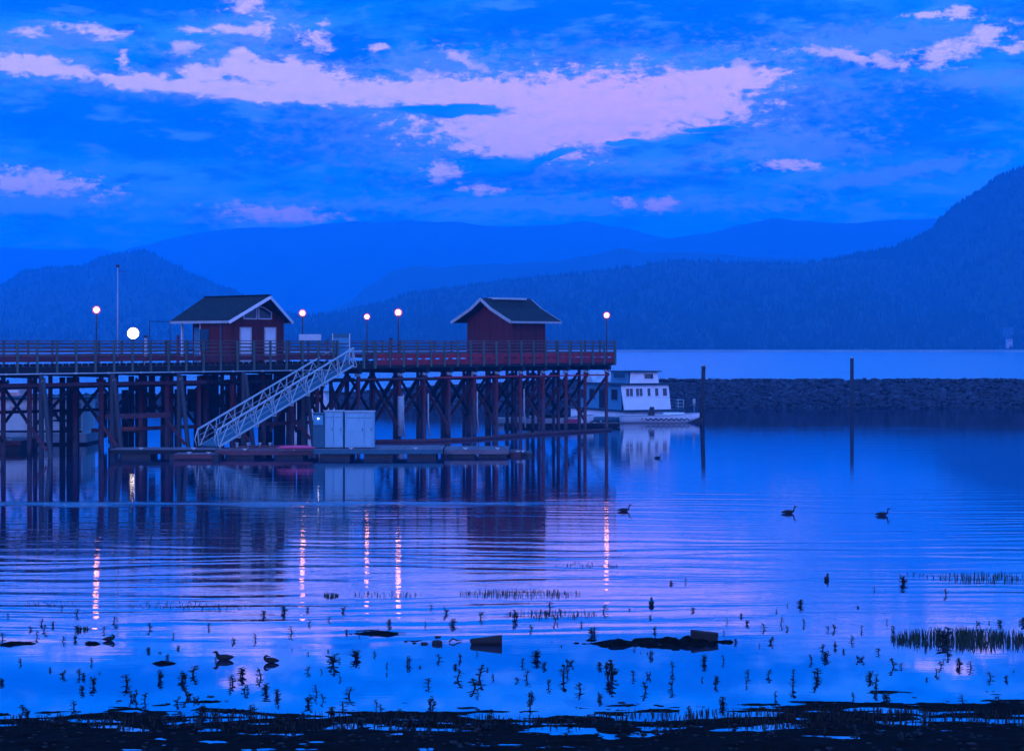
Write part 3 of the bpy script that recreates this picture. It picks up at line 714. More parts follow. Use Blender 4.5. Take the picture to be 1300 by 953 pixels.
# roof: two slopes with a prow at the front
th = .13
def slope(side):
    ex = -OV if side < 0 else WD + OV; rx = WD / 2
    f0, f1 = -.42, -1.45     # eave front, ridge front
    b0, b1 = LN + .75, LN + .45
    q = [(ex, f0, ZE), (rx, f1, ZP), (rx, b1, ZP), (ex, b0, ZE)]
    mb = MB(); mb.prism(q, (0, 0, th)); o = mb.build('roof', M['shingle'], h1)
    L_ = math.hypot(rx - ex, ZP - ZE); roof_uv(o, (0, 1, 0), ((rx - ex) / L_, 0, (ZP - ZE) / L_))
    # rake board and eave fascia
    m2 = MB(); m2.beam((ex, f0 - .035, ZE - .02), (rx, f1 - .035, ZP - .02), .05, .20, up=(0, 0, 1)); m2.build('rake_board', M['white'], h1)
    m3 = MB(); m3.beam((ex + (-.03 if side < 0 else .03), f0, ZE + .02), (ex + (-.03 if side < 0 else .03), b0, ZE + .02), .04, .17); m3.build('eave_board', M['trim'], h1)
slope(-1); slope(1)
MB().beam((WD / 2, -1.45, ZP + th + .02), (WD / 2, LN + .45, ZP + th + .02), .22, .04).build('ridge_cap', M['shingle'], h1)
def door(parent, x0, x1, y, z1, mat='white'):
    d = MB().box(x0, x1, y - .05, y - .003, .05, z1).build('door', M[mat], parent)
    f = MB(); f.box(x0 - .07, x0 - .003, y - .07, y - .004, 0, z1 + .07); f.box(x1 + .003, x1 + .07, y - .07, y - .004, 0, z1 + .07); f.box(x0, x1, y - .07, y - .004, z1 + .003, z1 + .07)
    f.build('door_frame', M['trim'], parent)
    for za, zb in ((.25, 1.0), (1.15, z1 - .2)):
        p = MB(); 
        for xa, xb in ((x0 + .1, (x0 + x1) / 2 - .04), ((x0 + x1) / 2 + .04, x1 - .1)): p.box(xa, xb, y - .062, y - .051, za, zb)
        p.build('door_panel', M[mat], d)
    MB().sphere((x1 - .09, y - .09, 1.0), .035, 8, 6).build('handle', M['black'], d)
door(h1, .82, 1.62, 0, 2.36); door(h1, 2.80, 3.62, 0, 2.36)
zb = zw + .12
def rz(x): return ZE + sl * (x + OV) if x < WD / 2 else ZE + sl * (WD + OV - x)
window(h1, [(1.05, 0, zb - .15), (2.10, 0, zb - .15), (2.10, 0, rz(2.10) - .52), (1.05, 0, rz(1.05) - .28)], (0, -1, 0), .05, M['white'], M['glass'])
window(h1, [(2.26, 0, zb - .15), (3.30, 0, zb - .15), (3.30, 0, rz(3.30) - .28), (2.75, 0, rz(2.75) - .35), (2.26, 0, rz(2.26) - .52)], (0, -1, 0), .05, M['white'], M['glass'])
# long side: pale roller door, corner posts of the open porch, dark window
MB().box(-.04, -.003, LN * .62 - 1.1 + .0, LN * .62 - .05, .9, 2.3).build('window', M['glass'], h1)
MB().box(.84, .897, LN * .62 + .25, LN - .25, .05, 2.4).build('side_door', M['blue'], h1)
for y in (LN * .62 - .1, LN - .05): MB().box(.0, .12, y, y + .12, 0, zw - .1).build('porch_post', M['white'], h1)
MB().box(-.02, .06, LN + .35, LN + .6, 0, 1.9).build('porch_board', M['brace'], h1)
MB().box(-.035, -.003, 1.0, 1.08, .1, zw - .4).build('side_trim', M['greybox'], h1)

# -- second building: flared gable roof with a ridge vent
h2 = empty('wharf_kiosk', W(42.76, 1.56, DK + .002), WANG, label='small red kiosk with a flared overhanging gable roof near the wharf head', cat='kiosk')
LX, WY, ZE2, ZP2 = 3.48, 5.03, 8.33 - DK, 10.08 - DK
mb = MB(); mb.box(.12, LX - .12, 0, .12, 0, ZE2 + .35); mb.box(.12, LX - .12, WY - .12, WY, 0, ZE2 + .35)
OV2 = .85
prof = [(-OV2, ZE2), (-OV2 * .1, ZE2 + .33), (WY * .28, ZE2 + 1.02), (WY / 2, ZP2)]
prof = prof + [(WY - y, z) for y, z in prof[-2::-1]]
def pz(y):
    for (a, b), (c, d) in zip(prof, prof[1:]):
        if y <= c: return b + (d - b) * (y - a) / (c - a)
    return prof[-1][1]
ys = [0, WY * .28, WY / 2, WY * .72, WY]
for x in (0, LX - .12):
    mb.prism([(x, 0, 0), (x, WY, 0)] + [(x, y, pz(y) - .05) for y in ys[::-1]], (.12, 0, 0))
mb.build('wall', M['wallred'], h2)
for side in (0, 1):
    pr = prof[:4] if side == 0 else prof[3:]
    mb = MB()
    for (a, b), (c, d) in zip(pr, pr[1:]):
        mb.prism([(-.9, a, b), (-.9, c, d), (-.9, c, d + .12), (-.9, a, b + .12)], (LX + 1.75, 0, 0))
    o = mb.build('roof', M['shingle'], h2); roof_uv(o, (1, 0, 0), (0, .8, .6))
for x in (-.93, LX + .88):
    for i, (pa, pb) in enumerate(zip(prof, prof[1:])):
        pass
    mb = MB()
    for (a, b), (c, d) in zip(prof, prof[1:]): mb.beam((x, a, b + .02), (x, c, d + .02), .05, .22)
    mb.build('rake_board', M['trim'], h2)
MB().box(-.9, LX + .85, -OV2 - .05, -OV2 - .004, ZE2 - .06, ZE2 + .1).build('eave_board', M['trim'], h2)
MB().box(.2, LX + .1, WY / 2 - .35, WY / 2 + .35, ZP2 + .02, ZP2 + .17).build('ridge_vent', M['alum'], h2)
MB().box(.9, 1.0, WY / 2 - .5, WY / 2 - .4, ZP2 - .35, ZP2 - .0).build('vent_pipe', M['pinkred'], h2) if False else None

# ------------------------------------------------------------------ lamps
def lamp(t, u, ztop, r, label):
    e = empty('lamp_post', W(t, u, DK + .002), label=label, cat='street lamp', group='globe lamps along the wharf')
    H = ztop - DK
    MB().tube([(0, 0, 0), (0, 0, .06), (0, 0, .3), (0, 0, .34), (0, 0, H - r)], [.14, .14, .08, .05, .045], 10).build('pole', M['black'], e)
    MB().tube([(0, 0, H - r - .03), (0, 0, H - r + .05)], [.07, .10], 10).build('fitting', M['black'], e)
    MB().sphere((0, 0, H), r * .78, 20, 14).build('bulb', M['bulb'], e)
    MB().sphere((0, 0, H), r * 1.22, 20, 14).build('globe', M['globe'], e)  # outer shell added to imitate a pink bloom around the bulb
    return e
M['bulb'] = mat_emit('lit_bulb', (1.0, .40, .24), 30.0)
gm = bpy.data.materials.new('pink_halo_shell'); gm.use_nodes = True; gn = gm.node_tree  # see-through pink glow, painted lens bloom rather than glass
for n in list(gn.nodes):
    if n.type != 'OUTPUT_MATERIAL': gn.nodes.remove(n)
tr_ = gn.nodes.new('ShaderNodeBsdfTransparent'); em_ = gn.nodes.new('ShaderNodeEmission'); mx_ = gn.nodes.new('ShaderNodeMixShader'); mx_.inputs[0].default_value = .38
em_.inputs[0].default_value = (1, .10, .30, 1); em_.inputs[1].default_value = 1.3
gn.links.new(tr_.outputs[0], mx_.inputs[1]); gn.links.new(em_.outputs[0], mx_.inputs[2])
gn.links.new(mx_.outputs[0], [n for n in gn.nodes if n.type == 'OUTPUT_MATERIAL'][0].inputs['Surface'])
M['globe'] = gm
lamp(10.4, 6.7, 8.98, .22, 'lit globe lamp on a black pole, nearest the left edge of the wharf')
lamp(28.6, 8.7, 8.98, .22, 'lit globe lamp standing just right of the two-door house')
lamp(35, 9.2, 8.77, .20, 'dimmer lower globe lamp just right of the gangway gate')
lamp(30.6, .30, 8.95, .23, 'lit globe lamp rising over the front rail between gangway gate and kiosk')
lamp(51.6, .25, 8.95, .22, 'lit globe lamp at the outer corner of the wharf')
# floodlight
p = W(13.0, 5.2, DK + .002)
e = empty('floodlight', Vector(((169 - 650) / F * 121.5, 121.5, DK + .002)), R(11.3), label='glaring white floodlight on a short stand behind the rail', cat='floodlight')
MB().tube([(0, 0, 0), (0, 0, 1.85)], .05, 8).build('stand', M['black'], e)
hd = MB().tube([(0, .12, 2.0), (0, -.095, 2.0)], [.2, .37], 24).build('lamp_head', M['trim'], e)
MB().tube([(0, -.10, 2.0), (0, -.13, 2.0)], .34, 24).build('lens', mat_emit('flood_lens', (1.0, .78, .74), 20), e)
lv = MB().box(-.42, .42, -.85, -.15, -.002, .002).build('louvre', M['louvre_black'], e); lv.location.z = 2.0 - .345; lv.scale.x = .2  # louvres and snoot added to keep the lens out of the water's reflection
for k in range(1, 15):
    o = lv.copy(); link(o, e); z_ = -.36 + k * .048; o.location.z = 2.0 + z_; o.scale.x = max(.05, math.sqrt(max(0, .36 ** 2 - z_ ** 2)) / .42)
mb = MB().tube([(0, -.02, 2.0), (0, -.86, 2.0)], .375, 28, caps=False); mb.build('snoot', M['trim'], e)
e = empty('dock_light', Vector(((168 - 650) / F * 121.5, 121.5, 2.10)), label='small hooded dock light hung under the wharf, shining down on the water', cat='lamp')
MB().tube([(0, 0, 0), (0, 0, .05), (0, 0, .2)], [.22, .2, .05], 14).build('hood', M['black'], e)  # hood added to screen the bulb from the camera, not its reflection
MB().tube([(0, 0, .2), (0, 0, 2.65)], .015, 6).build('hanger', M['black'], e)
MB().tube([(0, 0, -.02), (0, 0, -.005)], .15, 14).build('bulb', mat_emit('dock_bulb', (1, .8, .7), 30), e)
# thin tall mast with masthead
p = Vector(((149.5 - 650) / F * 124, 124, DK + .002))
e = empty('mast', p, label='tall thin pale mast standing left of the floodlight', cat='mast')
MB().tube([(0, 0, 0), (0, 0, 3), (0, 0, 11.78 - DK)], [.045, .04, .03], 8).build('pole', M['trim'], e)
MB().box(-.1, .1, -.06, .06, 11.78 - DK, 11.95 - DK).build('masthead', M['black'], e)
MB().beam((0, 0, 11.55 - DK), (.55, 0, 11.45 - DK), .03, .03).build('wind_vane', M['black'], e)
# bollard-like pedestal beside it, slim goal-shaped frame by the house
e = empty('pedestal', Vector(((185 - 650) / F * 121, 121, DK + .002)), label='short square service pedestal with a dark cap beside the floodlight', cat='pedestal')
MB().box(-.08, .08, -.08, .08, 0, 1.72).build('post', M['trim'], e); MB().box(-.12, .12, -.12, .12, 1.722, 1.86).build('cap', M['black'], e)
e = empty('pedestal', W(32.2, 3.0, DK + .002), label='dark capped service pedestal just showing over the rail right of the front lamp', cat='pedestal')
MB().box(-.09, .09, -.09, .09, 0, 1.60).build('post', M['brace'], e); MB().box(-.14, .14, -.14, .14, 1.602, 1.72).build('cap', M['black'], e)
p0 = Vector(((190 - 650) / F * 124.5, 124.5, DK + .002)); p1 = Vector(((216 - 650) / F * 127.5, 127.5, DK + .002))
e = empty('gantry_frame', p0, label='thin dark goal shaped frame reaching to the house eave', cat='frame')
d = p1 - p0
MB().tube([(0, 0, 0), (0, 0, 8.25 - DK)], .03, 6).build('upright', M['black'], e)
MB().tube([(0, 0, 8.25 - DK), (d.x, d.y, 8.25 - DK)], .025, 6).build('crossbar', M['black'], e)
MB().tube([(d.x, d.y, 0), (d.x, d.y, 8.22 - DK)], .025, 6).build('upright', M['black'], e)

# ------------------------------------------------------------------ gangway and its gate
A0 = Vector((-17.75, 114.4, .55)); A1 = Vector((-10.75, 128.3, 5.30))
hd_ = Vector((A1.x - A0.x, A1.y - A0.y, 0)).normalized(); sd = Vector((-hd_.y, hd_.x, 0))    # to the left
gw = empty('gangway', A0, label='pale aluminium truss gangway sloping from the wharf down to the float', cat='gangway')
ax = A1 - A0; Lg = ax.length; dirn = ax.normalized(); upv = Vector((0, 0, 1))
H = 1.08; wdt = 1.45
def gp(s, side, z): return dirn * s + sd * (wdt * side) + upv * z
for side in (0, 1):
    tr = MB(); tr.beam(gp(0, side, 0), gp(Lg, side, 0), .09, .10); tr.build('bottom_chord', M['alum'], gw)
    tr = MB(); tr.beam(gp(-.15, side, H), gp(Lg, side, H + .1), .08, .09); tr.build('top_chord', M['alum'], gw)
    wb = MB(); n = 8; sL = Lg / n
    wb.beam(gp(0, side, .04), gp(-.15, side, H), .05, .05)
    for i in range(n):
        s0 = i * sL
        wb.beam(gp(s0 + .15, side, .04), gp(s0 + .55 * sL, side, H), .05, .05)
        wb.beam(gp(s0 + .55 * sL, side, H), gp(s0 + sL, side, .04), .05, .05)
        wb.beam(gp(s0 + sL, side, -.1), gp(s0 + sL * .9, side, H + .02), .04, .04)
        wb.beam(gp(s0 + sL * .9 + .12, side, H), gp(s0 + sL, side + (-.18 if side == 0 else .18), -.06), .035, .035)
    wb.beam(gp(Lg, side, 0), gp(Lg, side, H + .1), .06, .06)
    wb.build('web', M['alum'], gw)
    m_ = MB()
    for z in (.38, .7): m_.beam(gp(0, side + (.03 if side == 0 else -.03), z), gp(Lg, side + (.03 if side == 0 else -.03), z), .025, .03)
    m_.build('mid_rail', M['trim'], gw)
MB().beam(dirn * .05 + sd * wdt / 2 + upv * .05, dirn * (Lg - .05) + sd * wdt / 2 + upv * .05, wdt - .12, .05).build('walkway', M['greybox'], gw)
m_ = MB()
for i in range(9): m_.beam(gp(i * Lg / 8, -.15, -.10), gp(i * Lg / 8, 1.15, -.10), .07, .07)
m_.build('cross_member', M['alum'], gw)
for side in (0, 1): MB().tube([gp(-.15, side, H), gp(-.45, side, H * .55), gp(-.25, side, .1)], .03, 6).build('end_loop', M['alum'], gw)
m_ = MB().tube([Vector((-.05, 0, -.05)) + sd * -.05, Vector((-.05, 0, -.05)) + sd * 1.5], .1, 10); m_.build('roller', M['black'], gw)

g0 = W(24.95, -.02, DK + .002)
gate = empty('gangway_gate', W(25.0, .6, DK + .002), R(4), label='pale panelled gate box with a dark top band at the head of the gangway', cat='gate')
mb = MB(); mb.box(0, .07, 0, .07, -.15, 2.02); mb.box(1.15, 1.22, 0, .07, -.15, 2.02); mb.build('gate_post', M['alum'], gate)
MB().box(.075, 1.145, .01, .05, .0, 1.72).build('panel', M['blue'], gate)
MB().box(.075, 1.145, .005, .055, 1.73, 2.0).build('top_band', M['greybox'], gate)
mb = MB(); mb.box(-.8, .0, .5, .56, 1.2, 1.26); mb.beam((-1.1, .5, .9), (0, .5, 1.9), .06, .06); mb.beam((0, .03, 1.95), (0, 1.5, 1.2), .05, .05); mb.build('side_brace', M['greybox'], gate)
for z in (1.05, 1.3): MB().box(.08, 1.14, -.02, .0, z, z + .05).build('gate_bar', M['brace'], gate)
e = empty('notice_board', W(26.9, 5.2, DK + .002), R(3), label='low pale board standing behind the rail left of the gangway gate', cat='board')
MB().box(-1.0, .55, 0, .05, 1.55, 1.98).build('board', M['white'], e)
mb = MB(); mb.box(-.9, -.84, .06, .12, 0, 1.9); mb.box(.4, .46, .06, .12, 0, 1.9); mb.build('leg', M['brace'], e)

# ------------------------------------------------------------------ floats
def dock(name, x0, x1, yf, yb, z0, z1, mat, label, taper=0, edge='dark', group='floating docks below the wharf', cat='floating dock'):
    """x0/x1 photo columns at the front edge"""
    X0 = (x0 - 650) / F * yf; X1 = (x1 - 650) / F * yf
    e = empty(name, ((X0 + X1) / 2, (yf + yb) / 2, 0), label=label, cat=cat, group=group)
    hx = (X1 - X0) / 2; hy = (yb - yf) / 2
    mb = MB(); x = -hx
    while x < hx - .01:
        xe = min(x + .19, hx); mb.box(x, xe - .012, -hy, hy, z1 - .05, z1 + rnd.uniform(-.005, .006)); x += .2
    mb.build('planking', M[mat], e)
    mb = MB(); mb.box(-hx, hx, -hy - .05, -hy - .003, z1 - .26, z1 - .01); mb.box(-hx, hx, hy + .003, hy + .05, z1 - .26, z1 - .01)
    mb.build('side_board', M[edge], e)
    n = max(2, int(2 * hx / 2.4)); f0 = None
    for i in range(n):
        xx = -hx + (i + .5) * 2 * hx / n
        if f0 is None: f0 = MB().box(-.85, .85, -hy * .9, hy * .9, -.35, z1 - .06).build('float_drum', M['black'], e); o = f0
        else: o = f0.copy(); link(o, e)
        o.location.x = xx
    cl = None
    for i in range(max(2, n // 2)):
        xx = -hx + (i + .5) * 2 * hx / max(2, n // 2) + .3
        if cl is None:
            cl = MB().beam((-.14, 0, z1 + .09), (.14, 0, z1 + .09), .04, .04); cl.box(-.05, .05, -.03, .03, z1, z1 + .08); cl = cl.build('cleat', M['alum'], e); o = cl
        else: o = cl.copy(); link(o, e)
        o.location = (xx, -hy + .15, 0)
    return e
dock('floating_dock', 139, 272, 112.6, 115.2, 0, .50, 'float', 'narrow grey floating dock left of the gangway foot')
dock('floating_dock', 221, 270, 110.9, 112.4, 0, .34, 'float', 'short low float lying in front of the left dock', edge='brace')
dock('floating_dock', 273, 397, 112.3, 115.6, 0, .46, 'floatred', 'reddish planked float under the gangway foot', edge='brace')
dock('floating_dock', 398, 562, 111.9, 116.4, 0, .55, 'float', 'long grey floating dock carrying the pale lockers', edge='greybox')
dock('floating_dock', 564, 646, 113.2, 117.2, 0, .46, 'float', 'pale floating dock forming the right end of the row', edge='float')
dock('floating_dock', 648, 661, 114.0, 117.4, 0, .25, 'brace', 'stubby dark float end piece beyond the pale dock', edge='brace')
dock('floating_dock', -60, 27, 119.5, 124.5, 0, .65, 'float', 'grey float behind the leftmost piles beside the white houseboat', edge='floatred')
# upturned red canoe on the red float
e = empty('canoe', at(376, 569.0, .62), R(1.5), label='slim red canoe lying along the reddish float', cat='canoe')
mb = MB(); mb.tube([(-1.15, 0, .02), (-.9, 0, .05), (-.4, 0, .06), (.4, 0, .06), (.9, 0, .05), (1.15, 0, .02)], [(.02, .02), (.16, .08), (.26, .12), (.26, .12), (.16, .08), (.02, .02)], 12)
mb.build('hull', M['pinkred'], e); mb = MB(); mb.beam((-.95, -.02, .17), (.95, -.02, .17), .04, .02); mb.build('keel', M['pinkred'], e)
# plank stack
e = empty('plank_stack', at(320, 568.6, .47), R(-1), label='loose reddish planks stacked on the float behind the gangway foot', cat='planks')
MB().box(-1.2, 2.6, .5, .9, 0, .07).build('plank', M['floatred'], e); MB().box(-.6, 2.9, .45, .7, .073, .13).build('plank', M['brace'], e)
for px, lab in ((301, 'first pale mooring bollard behind the gangway foot'), (315, 'second pale mooring bollard behind the gangway foot'), (330, 'largest pale mooring bollard on the red float'), (343, 'blue-grey mooring bollard furthest from the gangway foot')):
    p = Vector(((px - 650) / F * 115.3, 115.3, .468)); e = empty('bollard', p, label=lab, cat='bollard', group='mooring bollards on the float')
    MB().tube([(0, 0, 0), (0, 0, .22)], [.09, .07], 10).build('stem', M['trim'], e); MB().tube([(0, 0, .22), (0, 0, .3)], [.11, .1], 10).build('cap', M['trim'], e)
# lockers
Yc = 112.9; zt = .556
def px2x(px, Y=Yc): return (px - 650) / F * Y
def locker(x0, x1, h, label, doors, mat='shed', y=Yc, depth=1.1):
    X0, X1 = px2x(x0, y), px2x(x1, y)
    e = empty('locker', ((X0 + X1) / 2, y, zt), label=label, cat='locker')
    hx = (X1 - X0) / 2
    MB().box(-hx, hx, 0, depth, .05, h).build('body', M[mat], e)
    MB().box(-hx - .04, hx + .04, -.06, depth + .05, h + .003, h + .06).build('lid', M['trim' if mat == 'shed' else 'greybox'], e)
    MB().box(-hx + .03, hx - .03, .02, depth - .02, 0, .048).build('plinth', M['dark'], e)
    for i, (a, b) in enumerate(doors):
        xa = -hx + a * 2 * hx; xb = -hx + b * 2 * hx
        d = MB().box(xa + .012, xb - .012, -.035, -.003, .12, h - .14).build('door', M[mat], e)
        MB().box(xb - .1, xb - .07, -.06, -.037, h * .48, h * .56).build('handle', M['black'], d)
        MB().box(xa + .06, xb - .06, -.045, -.036, h - .34, h - .32).build('vent', M['black'], d)
    return e
locker(412, 435.5, 2.18, 'pale double-door locker left of the wide one', [(.04, .49), (.51, .96)], y=112.95)
locker(438, 474.5, 2.16, 'wide pale double-door locker at the right of the pair', [(.05, .66), (.68, .96)], y=112.90)
e = locker(397.5, 411, 2.05, 'narrow dark blue utility cabinet with a small lit panel', [], mat='greybox', y=112.85, depth=.9)
MB().box(-.29, .29, -.07, -.003, 1.40, 1.98).build('panel', M['blue'], e)
MB().sphere((.0, -.10, 1.78), .035, 10, 8).build('indicator_light', mat_emit('indicator', (1, .75, .85), 14), e)
# floating log boom along the wharf head
p = [at(472, 561, .08), at(545, 559.5, .08), at(600, 557, .08), at(650, 553, .08), at(700, 549.5, .08), at(745, 547, .08), at(776, 545, .08)]
p[0] = at(474, 560, .08)
c0 = p[0].copy()
tag(MB().tube([q - c0 for q in p], [.12, .16, .13, .17, .14, .12, .1], 10).build('log_boom', M['brace'], None, loc=c0), 'long floating log boom lying along the outer piles', 'log boom')

# ------------------------------------------------------------------ mooring piles
def mooring(px, ybase, ytop, r, label, lean=0):
    b = at(px, ybase); zt_ = EYE + (432 - ytop) / F * b.y
    e = empty('mooring_pile', b, label=label, cat='pile', group='free standing mooring piles')
    MB().tube([(0, 0, -1), (.01, 0, 1), (lean, 0, zt_ - .08)], [r, r * .97, r * .85], 12).build('pile_shaft', M['darkpile'], e)
    MB().tube([(lean, 0, zt_ - .08), (lean, 0, zt_ + .06)], [r * .95, r * .25], 12).build('cap', M['trim'], e)
    return e
mooring(891.5, 534, 463.5, .21, 'dark mooring pile beside the skiff bow', .12)
mooring(1081.5, 527, 453.5, .20, 'lone dark mooring pile in front of the rock breakwater')
e = empty('mooring_float', at(887, 534.5), label='small dark float clamped around the mooring pile by the skiff', cat='float')
MB().box(-.65, .35, -.5, .3, -.1, .22).build('body', M['black'], e); MB().box(-.6, .3, -.45, .25, .222, .27).build('top', M['dark'], e)
e = empty('navigation_post', at(886.5, 534.0) + Vector((-.3, .6, 0)), label='thin pale post standing just left of the skiff-side mooring pile', cat='post')
MB().tube([(0, 0, 0), (0, 0, 1.5)], .05, 8).build('post', M['blue'], e); MB().tube([(0, 0, 1.2), (0, 0, 1.9)], .12, 8).build('fender', M['trim'], e)

# ------------------------------------------------------------------ houseboat at right
Yb = 166.0
hb = empty('houseboat', (px2x(789, Yb), Yb, 0), R(24), label='white two-storey houseboat moored beyond the wharf head', cat='boat')
# local: x along the bright end wall (to the right), y back along the boat
wE = 4.75; Ls = 8.6
def bx(*a): return MB().box(*a)
MB().prism([(-.25, -1.1, -.3), (wE + .35, -1.1, -.3), (wE + .35, -1.1, .75), (-.25, -1.1, .75)], (0, Ls + 2.2, 0)).build('hull', M['boatwhite'], hb)
bx(-.45, wE + .9, -1.5, Ls + 1.2, .753, .90).build('deck', M['roofdark'], hb)
# end wall leaning: trapezoid, siding
Z0, Z1 = .905, 3.08
MB().prism([(.1, -.35, Z0), (wE, -.35, Z0), (wE - .12, -.1, Z1), (-.1, -.1, Z1)], (0, .1, 0)).build('end_wall', M['boatwhite'], hb)
MB().box(-.06, .04, .0, Ls, Z0, Z1 - .004).build('side_wall', M['blue'], hb)  # blue stands in for shade on this side of the white boat
MB().box(wE - .2, wE - .1, .0, Ls, Z0, Z1 - .004).build('side_wall', M['boatwhite'], hb)
MB().box(.04, wE - .2, Ls - .1, Ls, Z0, Z1 - .004).build('end_wall', M['boatwhite'], hb)
bx(-.45, wE + .15, -.35, Ls + .5, Z1, Z1 + .14).build('roof', M['roofdark'], hb)
fr = (Z1 - Z0)
def lean_y(z): return -.35 + .25 * (z - Z0) / fr
for xa, xb in ((.30, 1.05), (1.28, 2.00), (2.42, 2.80), (3.18, 3.58), (3.95, 4.45)):
    za, zb_ = Z0 + 1.15, Z1 - .28
    ww = window(hb, [(xa, lean_y(za), za), (xb, lean_y(za), za), (xb, lean_y(zb_), zb_), (xa, lean_y(zb_), zb_)], (0, -1, .1), .05, M['boatwhite'], M['glass'])
    if xb - xa > .6: MB().beam(((xa + xb) / 2, lean_y(za) - .05, za), ((xa + xb) / 2, lean_y(zb_) - .05, zb_), .05, .04).build('mullion', M['boatwhite'], ww)
for ya, yb_, za, zb_ in ((.5, 1.8, 1.7, 2.7), (5.0, 6.2, 1.7, 2.7), (7.0, 7.9, 1.7, 2.6)):
    window(hb, [(-.06, ya, za), (-.06, yb_, za), (-.06, yb_, zb_), (-.06, ya, zb_)], (-1, 0, 0), .05, M['blue'], M['glass'])  # frames share the painted shade of the side wall
MB().box(-.1, -.063, 2.7, 4.2, Z0 + .05, 2.9).build('door', M['glass'], hb)
# wheelhouse
z2 = Z1 + .142
MB().prism([(1.1, .5, z2), (4.0, .5, z2), (3.85, .6, z2 + .98), (1.2, .6, z2 + .98)], (0, .08, 0)).build('wheelhouse_wall', M['boatwhite'], hb)
MB().box(.95, 1.03, .6, 3.9, z2, z2 + .97).build('wheelhouse_wall', M['blue'], hb); MB().box(3.85, 3.93, .6, 3.9, z2, z2 + .97).build('wheelhouse_wall', M['boatwhite'], hb)  # left wall is blue as painted shade, right wall plain white
MB().box(1.03, 3.85, 3.82, 3.9, z2, z2 + .97).build('wheelhouse_wall', M['boatwhite'], hb)
MB().box(.7, 4.15, .25, 4.2, z2 + .983, z2 + 1.07).build('wheelhouse_roof', M['roofdark'], hb)
window(hb, [(2.5, .53, z2 + .35), (3.45, .53, z2 + .35), (3.45, .58, z2 + .86), (2.5, .58, z2 + .86)], (0, -1, 0), .05, M['boatwhite'], M['glass'])
window(hb, [(.95, 1.0, z2 + .4), (.95, 3.3, z2 + .4), (.95, 3.3, z2 + .9), (.95, 1.0, z2 + .9)], (-1, 0, 0), .05, M['blue'], M['glass'])  # frame in the same painted shade
MB().prism([(-.2, 5.2, z2), (-.2, 7.6, z2), (-.2, 7.6, z2 + 1.0), (-.2, 6.0, z2 + 1.0)], (2.8, 0, 0)).build('canopy', M['roofpale'], hb)
mb = MB()
for x in (wE + .25, wE + .8):
    mb.tube([(x, -1.2, .9), (x, -1.2, 1.75)], .025, 6)
for z in (1.15, 1.45, 1.75): mb.tube([(wE + .05, -1.2, z), (wE + .8, -1.2, z), (wE + .8, 1.2, z)], .02, 6)
mb.build('bow_rail', M['alum'], hb)

# ------------------------------------------------------------------ open boats
def skiff(name, L_, Bm, H_, mat, loc, rz, label, cat='skiff', rise=.35):
    e = empty(name, loc, rz, label=label, cat=cat)
    n = 15; vs = []; ring = 9
    secs = []
    for i in range(n):
        s = i / (n - 1); x = -L_ / 2 + L_ * s
        half = Bm / 2 * (1 - max(0, (s - .55) / .45) ** 2.2) * (.86 + .14 * min(1, s / .3))
        top = H_ * (1 + rise * max(0, (s - .3) / .7) ** 2); keel = -.12 + max(0, (s - .75) / .25) ** 2 * H_ * .9
        half = max(half, .015)
        row = []
        for k in range(ring):
            a = math.pi * k / (ring - 1)
            yy = -math.cos(a) * half * (1 if k in (0, ring - 1) else 1); cc = math.sin(a) ** .6
            row.append((x + (.10 * L_ * .3 if s == 1 else 0), yy, top + (keel - top) * cc))
        secs.append(row)
    vs = [v for r in secs for v in r]
    fs = [(i * ring + k, (i + 1) * ring + k, (i + 1) * ring + k + 1, i * ring + k + 1) for i in range(n - 1) for k in range(ring - 1)]
    fs.append(tuple(range(ring)))
    hull = MB().add(vs, fs, True)
    # inner skin for thickness
    vi = [(v[0] * .985, v[1] * .93, v[2] + (.05 if 0 < (j % ring) < ring - 1 else .0)) for j, v in enumerate(vs)]
    hull.add(vi, [tuple(reversed(f)) for f in fs], True)
    hull.build('hull', M[mat], e)
    g = MB()
    for k in (0, ring - 1): g.tube([secs[i][k] for i in range(n)], .035, 6)
    g.build('gunwale', M['trim'], e)
    for xx in (-.25, .12): MB().box(L_ * xx - .12, L_ * xx + .12, -Bm * .42, Bm * .42, H_ * .7, H_ * .7 + .05).build('thwart', M['roofpale'], e)
    return e, secs
c = at(836, 536.5)
sk, secs = skiff('skiff', 6.6, 1.7, .62, 'boatwhite', c, R(2), 'white skiff with a zigzag stripe and outboard moored below the houseboat')
mb = MB(); n = 17
for i in range(n):
    x0 = -1.2 + i * .22; z = .24 if i % 2 else .40; z1_ = .40 if i % 2 else .24
    yb0 = -.86; mb.beam((x0, yb0, z), (x0 + .22, yb0, z1_), .02, .09)
mb.build('zigzag_stripe', M['navy'], sk)
MB().sphere((-1.5, -.84, .38), .06, 8, 6).build('registration_mark', M['pinkred'], sk)
MB().prism([(-.95, -.3, .55), (-.35, -.3, .55), (-.40, -.3, 1.35), (-.72, -.3, 1.35)], (0, .45, 0)).build('steering_console', M['black'], sk)
MB().box(.4, 2.2, -.5, .5, .66, .86).build('fore_deck', M['boatwhite'], sk)
c = at(709, 541.5)
sk, secs = skiff('motorboat', 5.4, 1.8, .72, 'boatwhite', c, R(3), 'white open motorboat with a pink-red side panel seen through the outer piles', 'motorboat')
MB().box(.35, 1.75, -.935, -.905, .34, .66).build('side_panel', M['pinkred'], sk)
MB().box(-1.6, .9, -.6, .6, .74, 1.02).build('cover', M['dark'], sk)
c = at(655, 538); sk, secs = skiff('rowboat', 3.2, 1.3, .5, 'roofpale', c, R(5), 'small blue-grey rowing boat tucked behind the motorboat stern', 'rowing boat')
dock('floating_dock', 640, 787, 152.5, 155.5, 0, .30, 'brace', 'long low dark float behind the outer piles', edge='brace_dark')
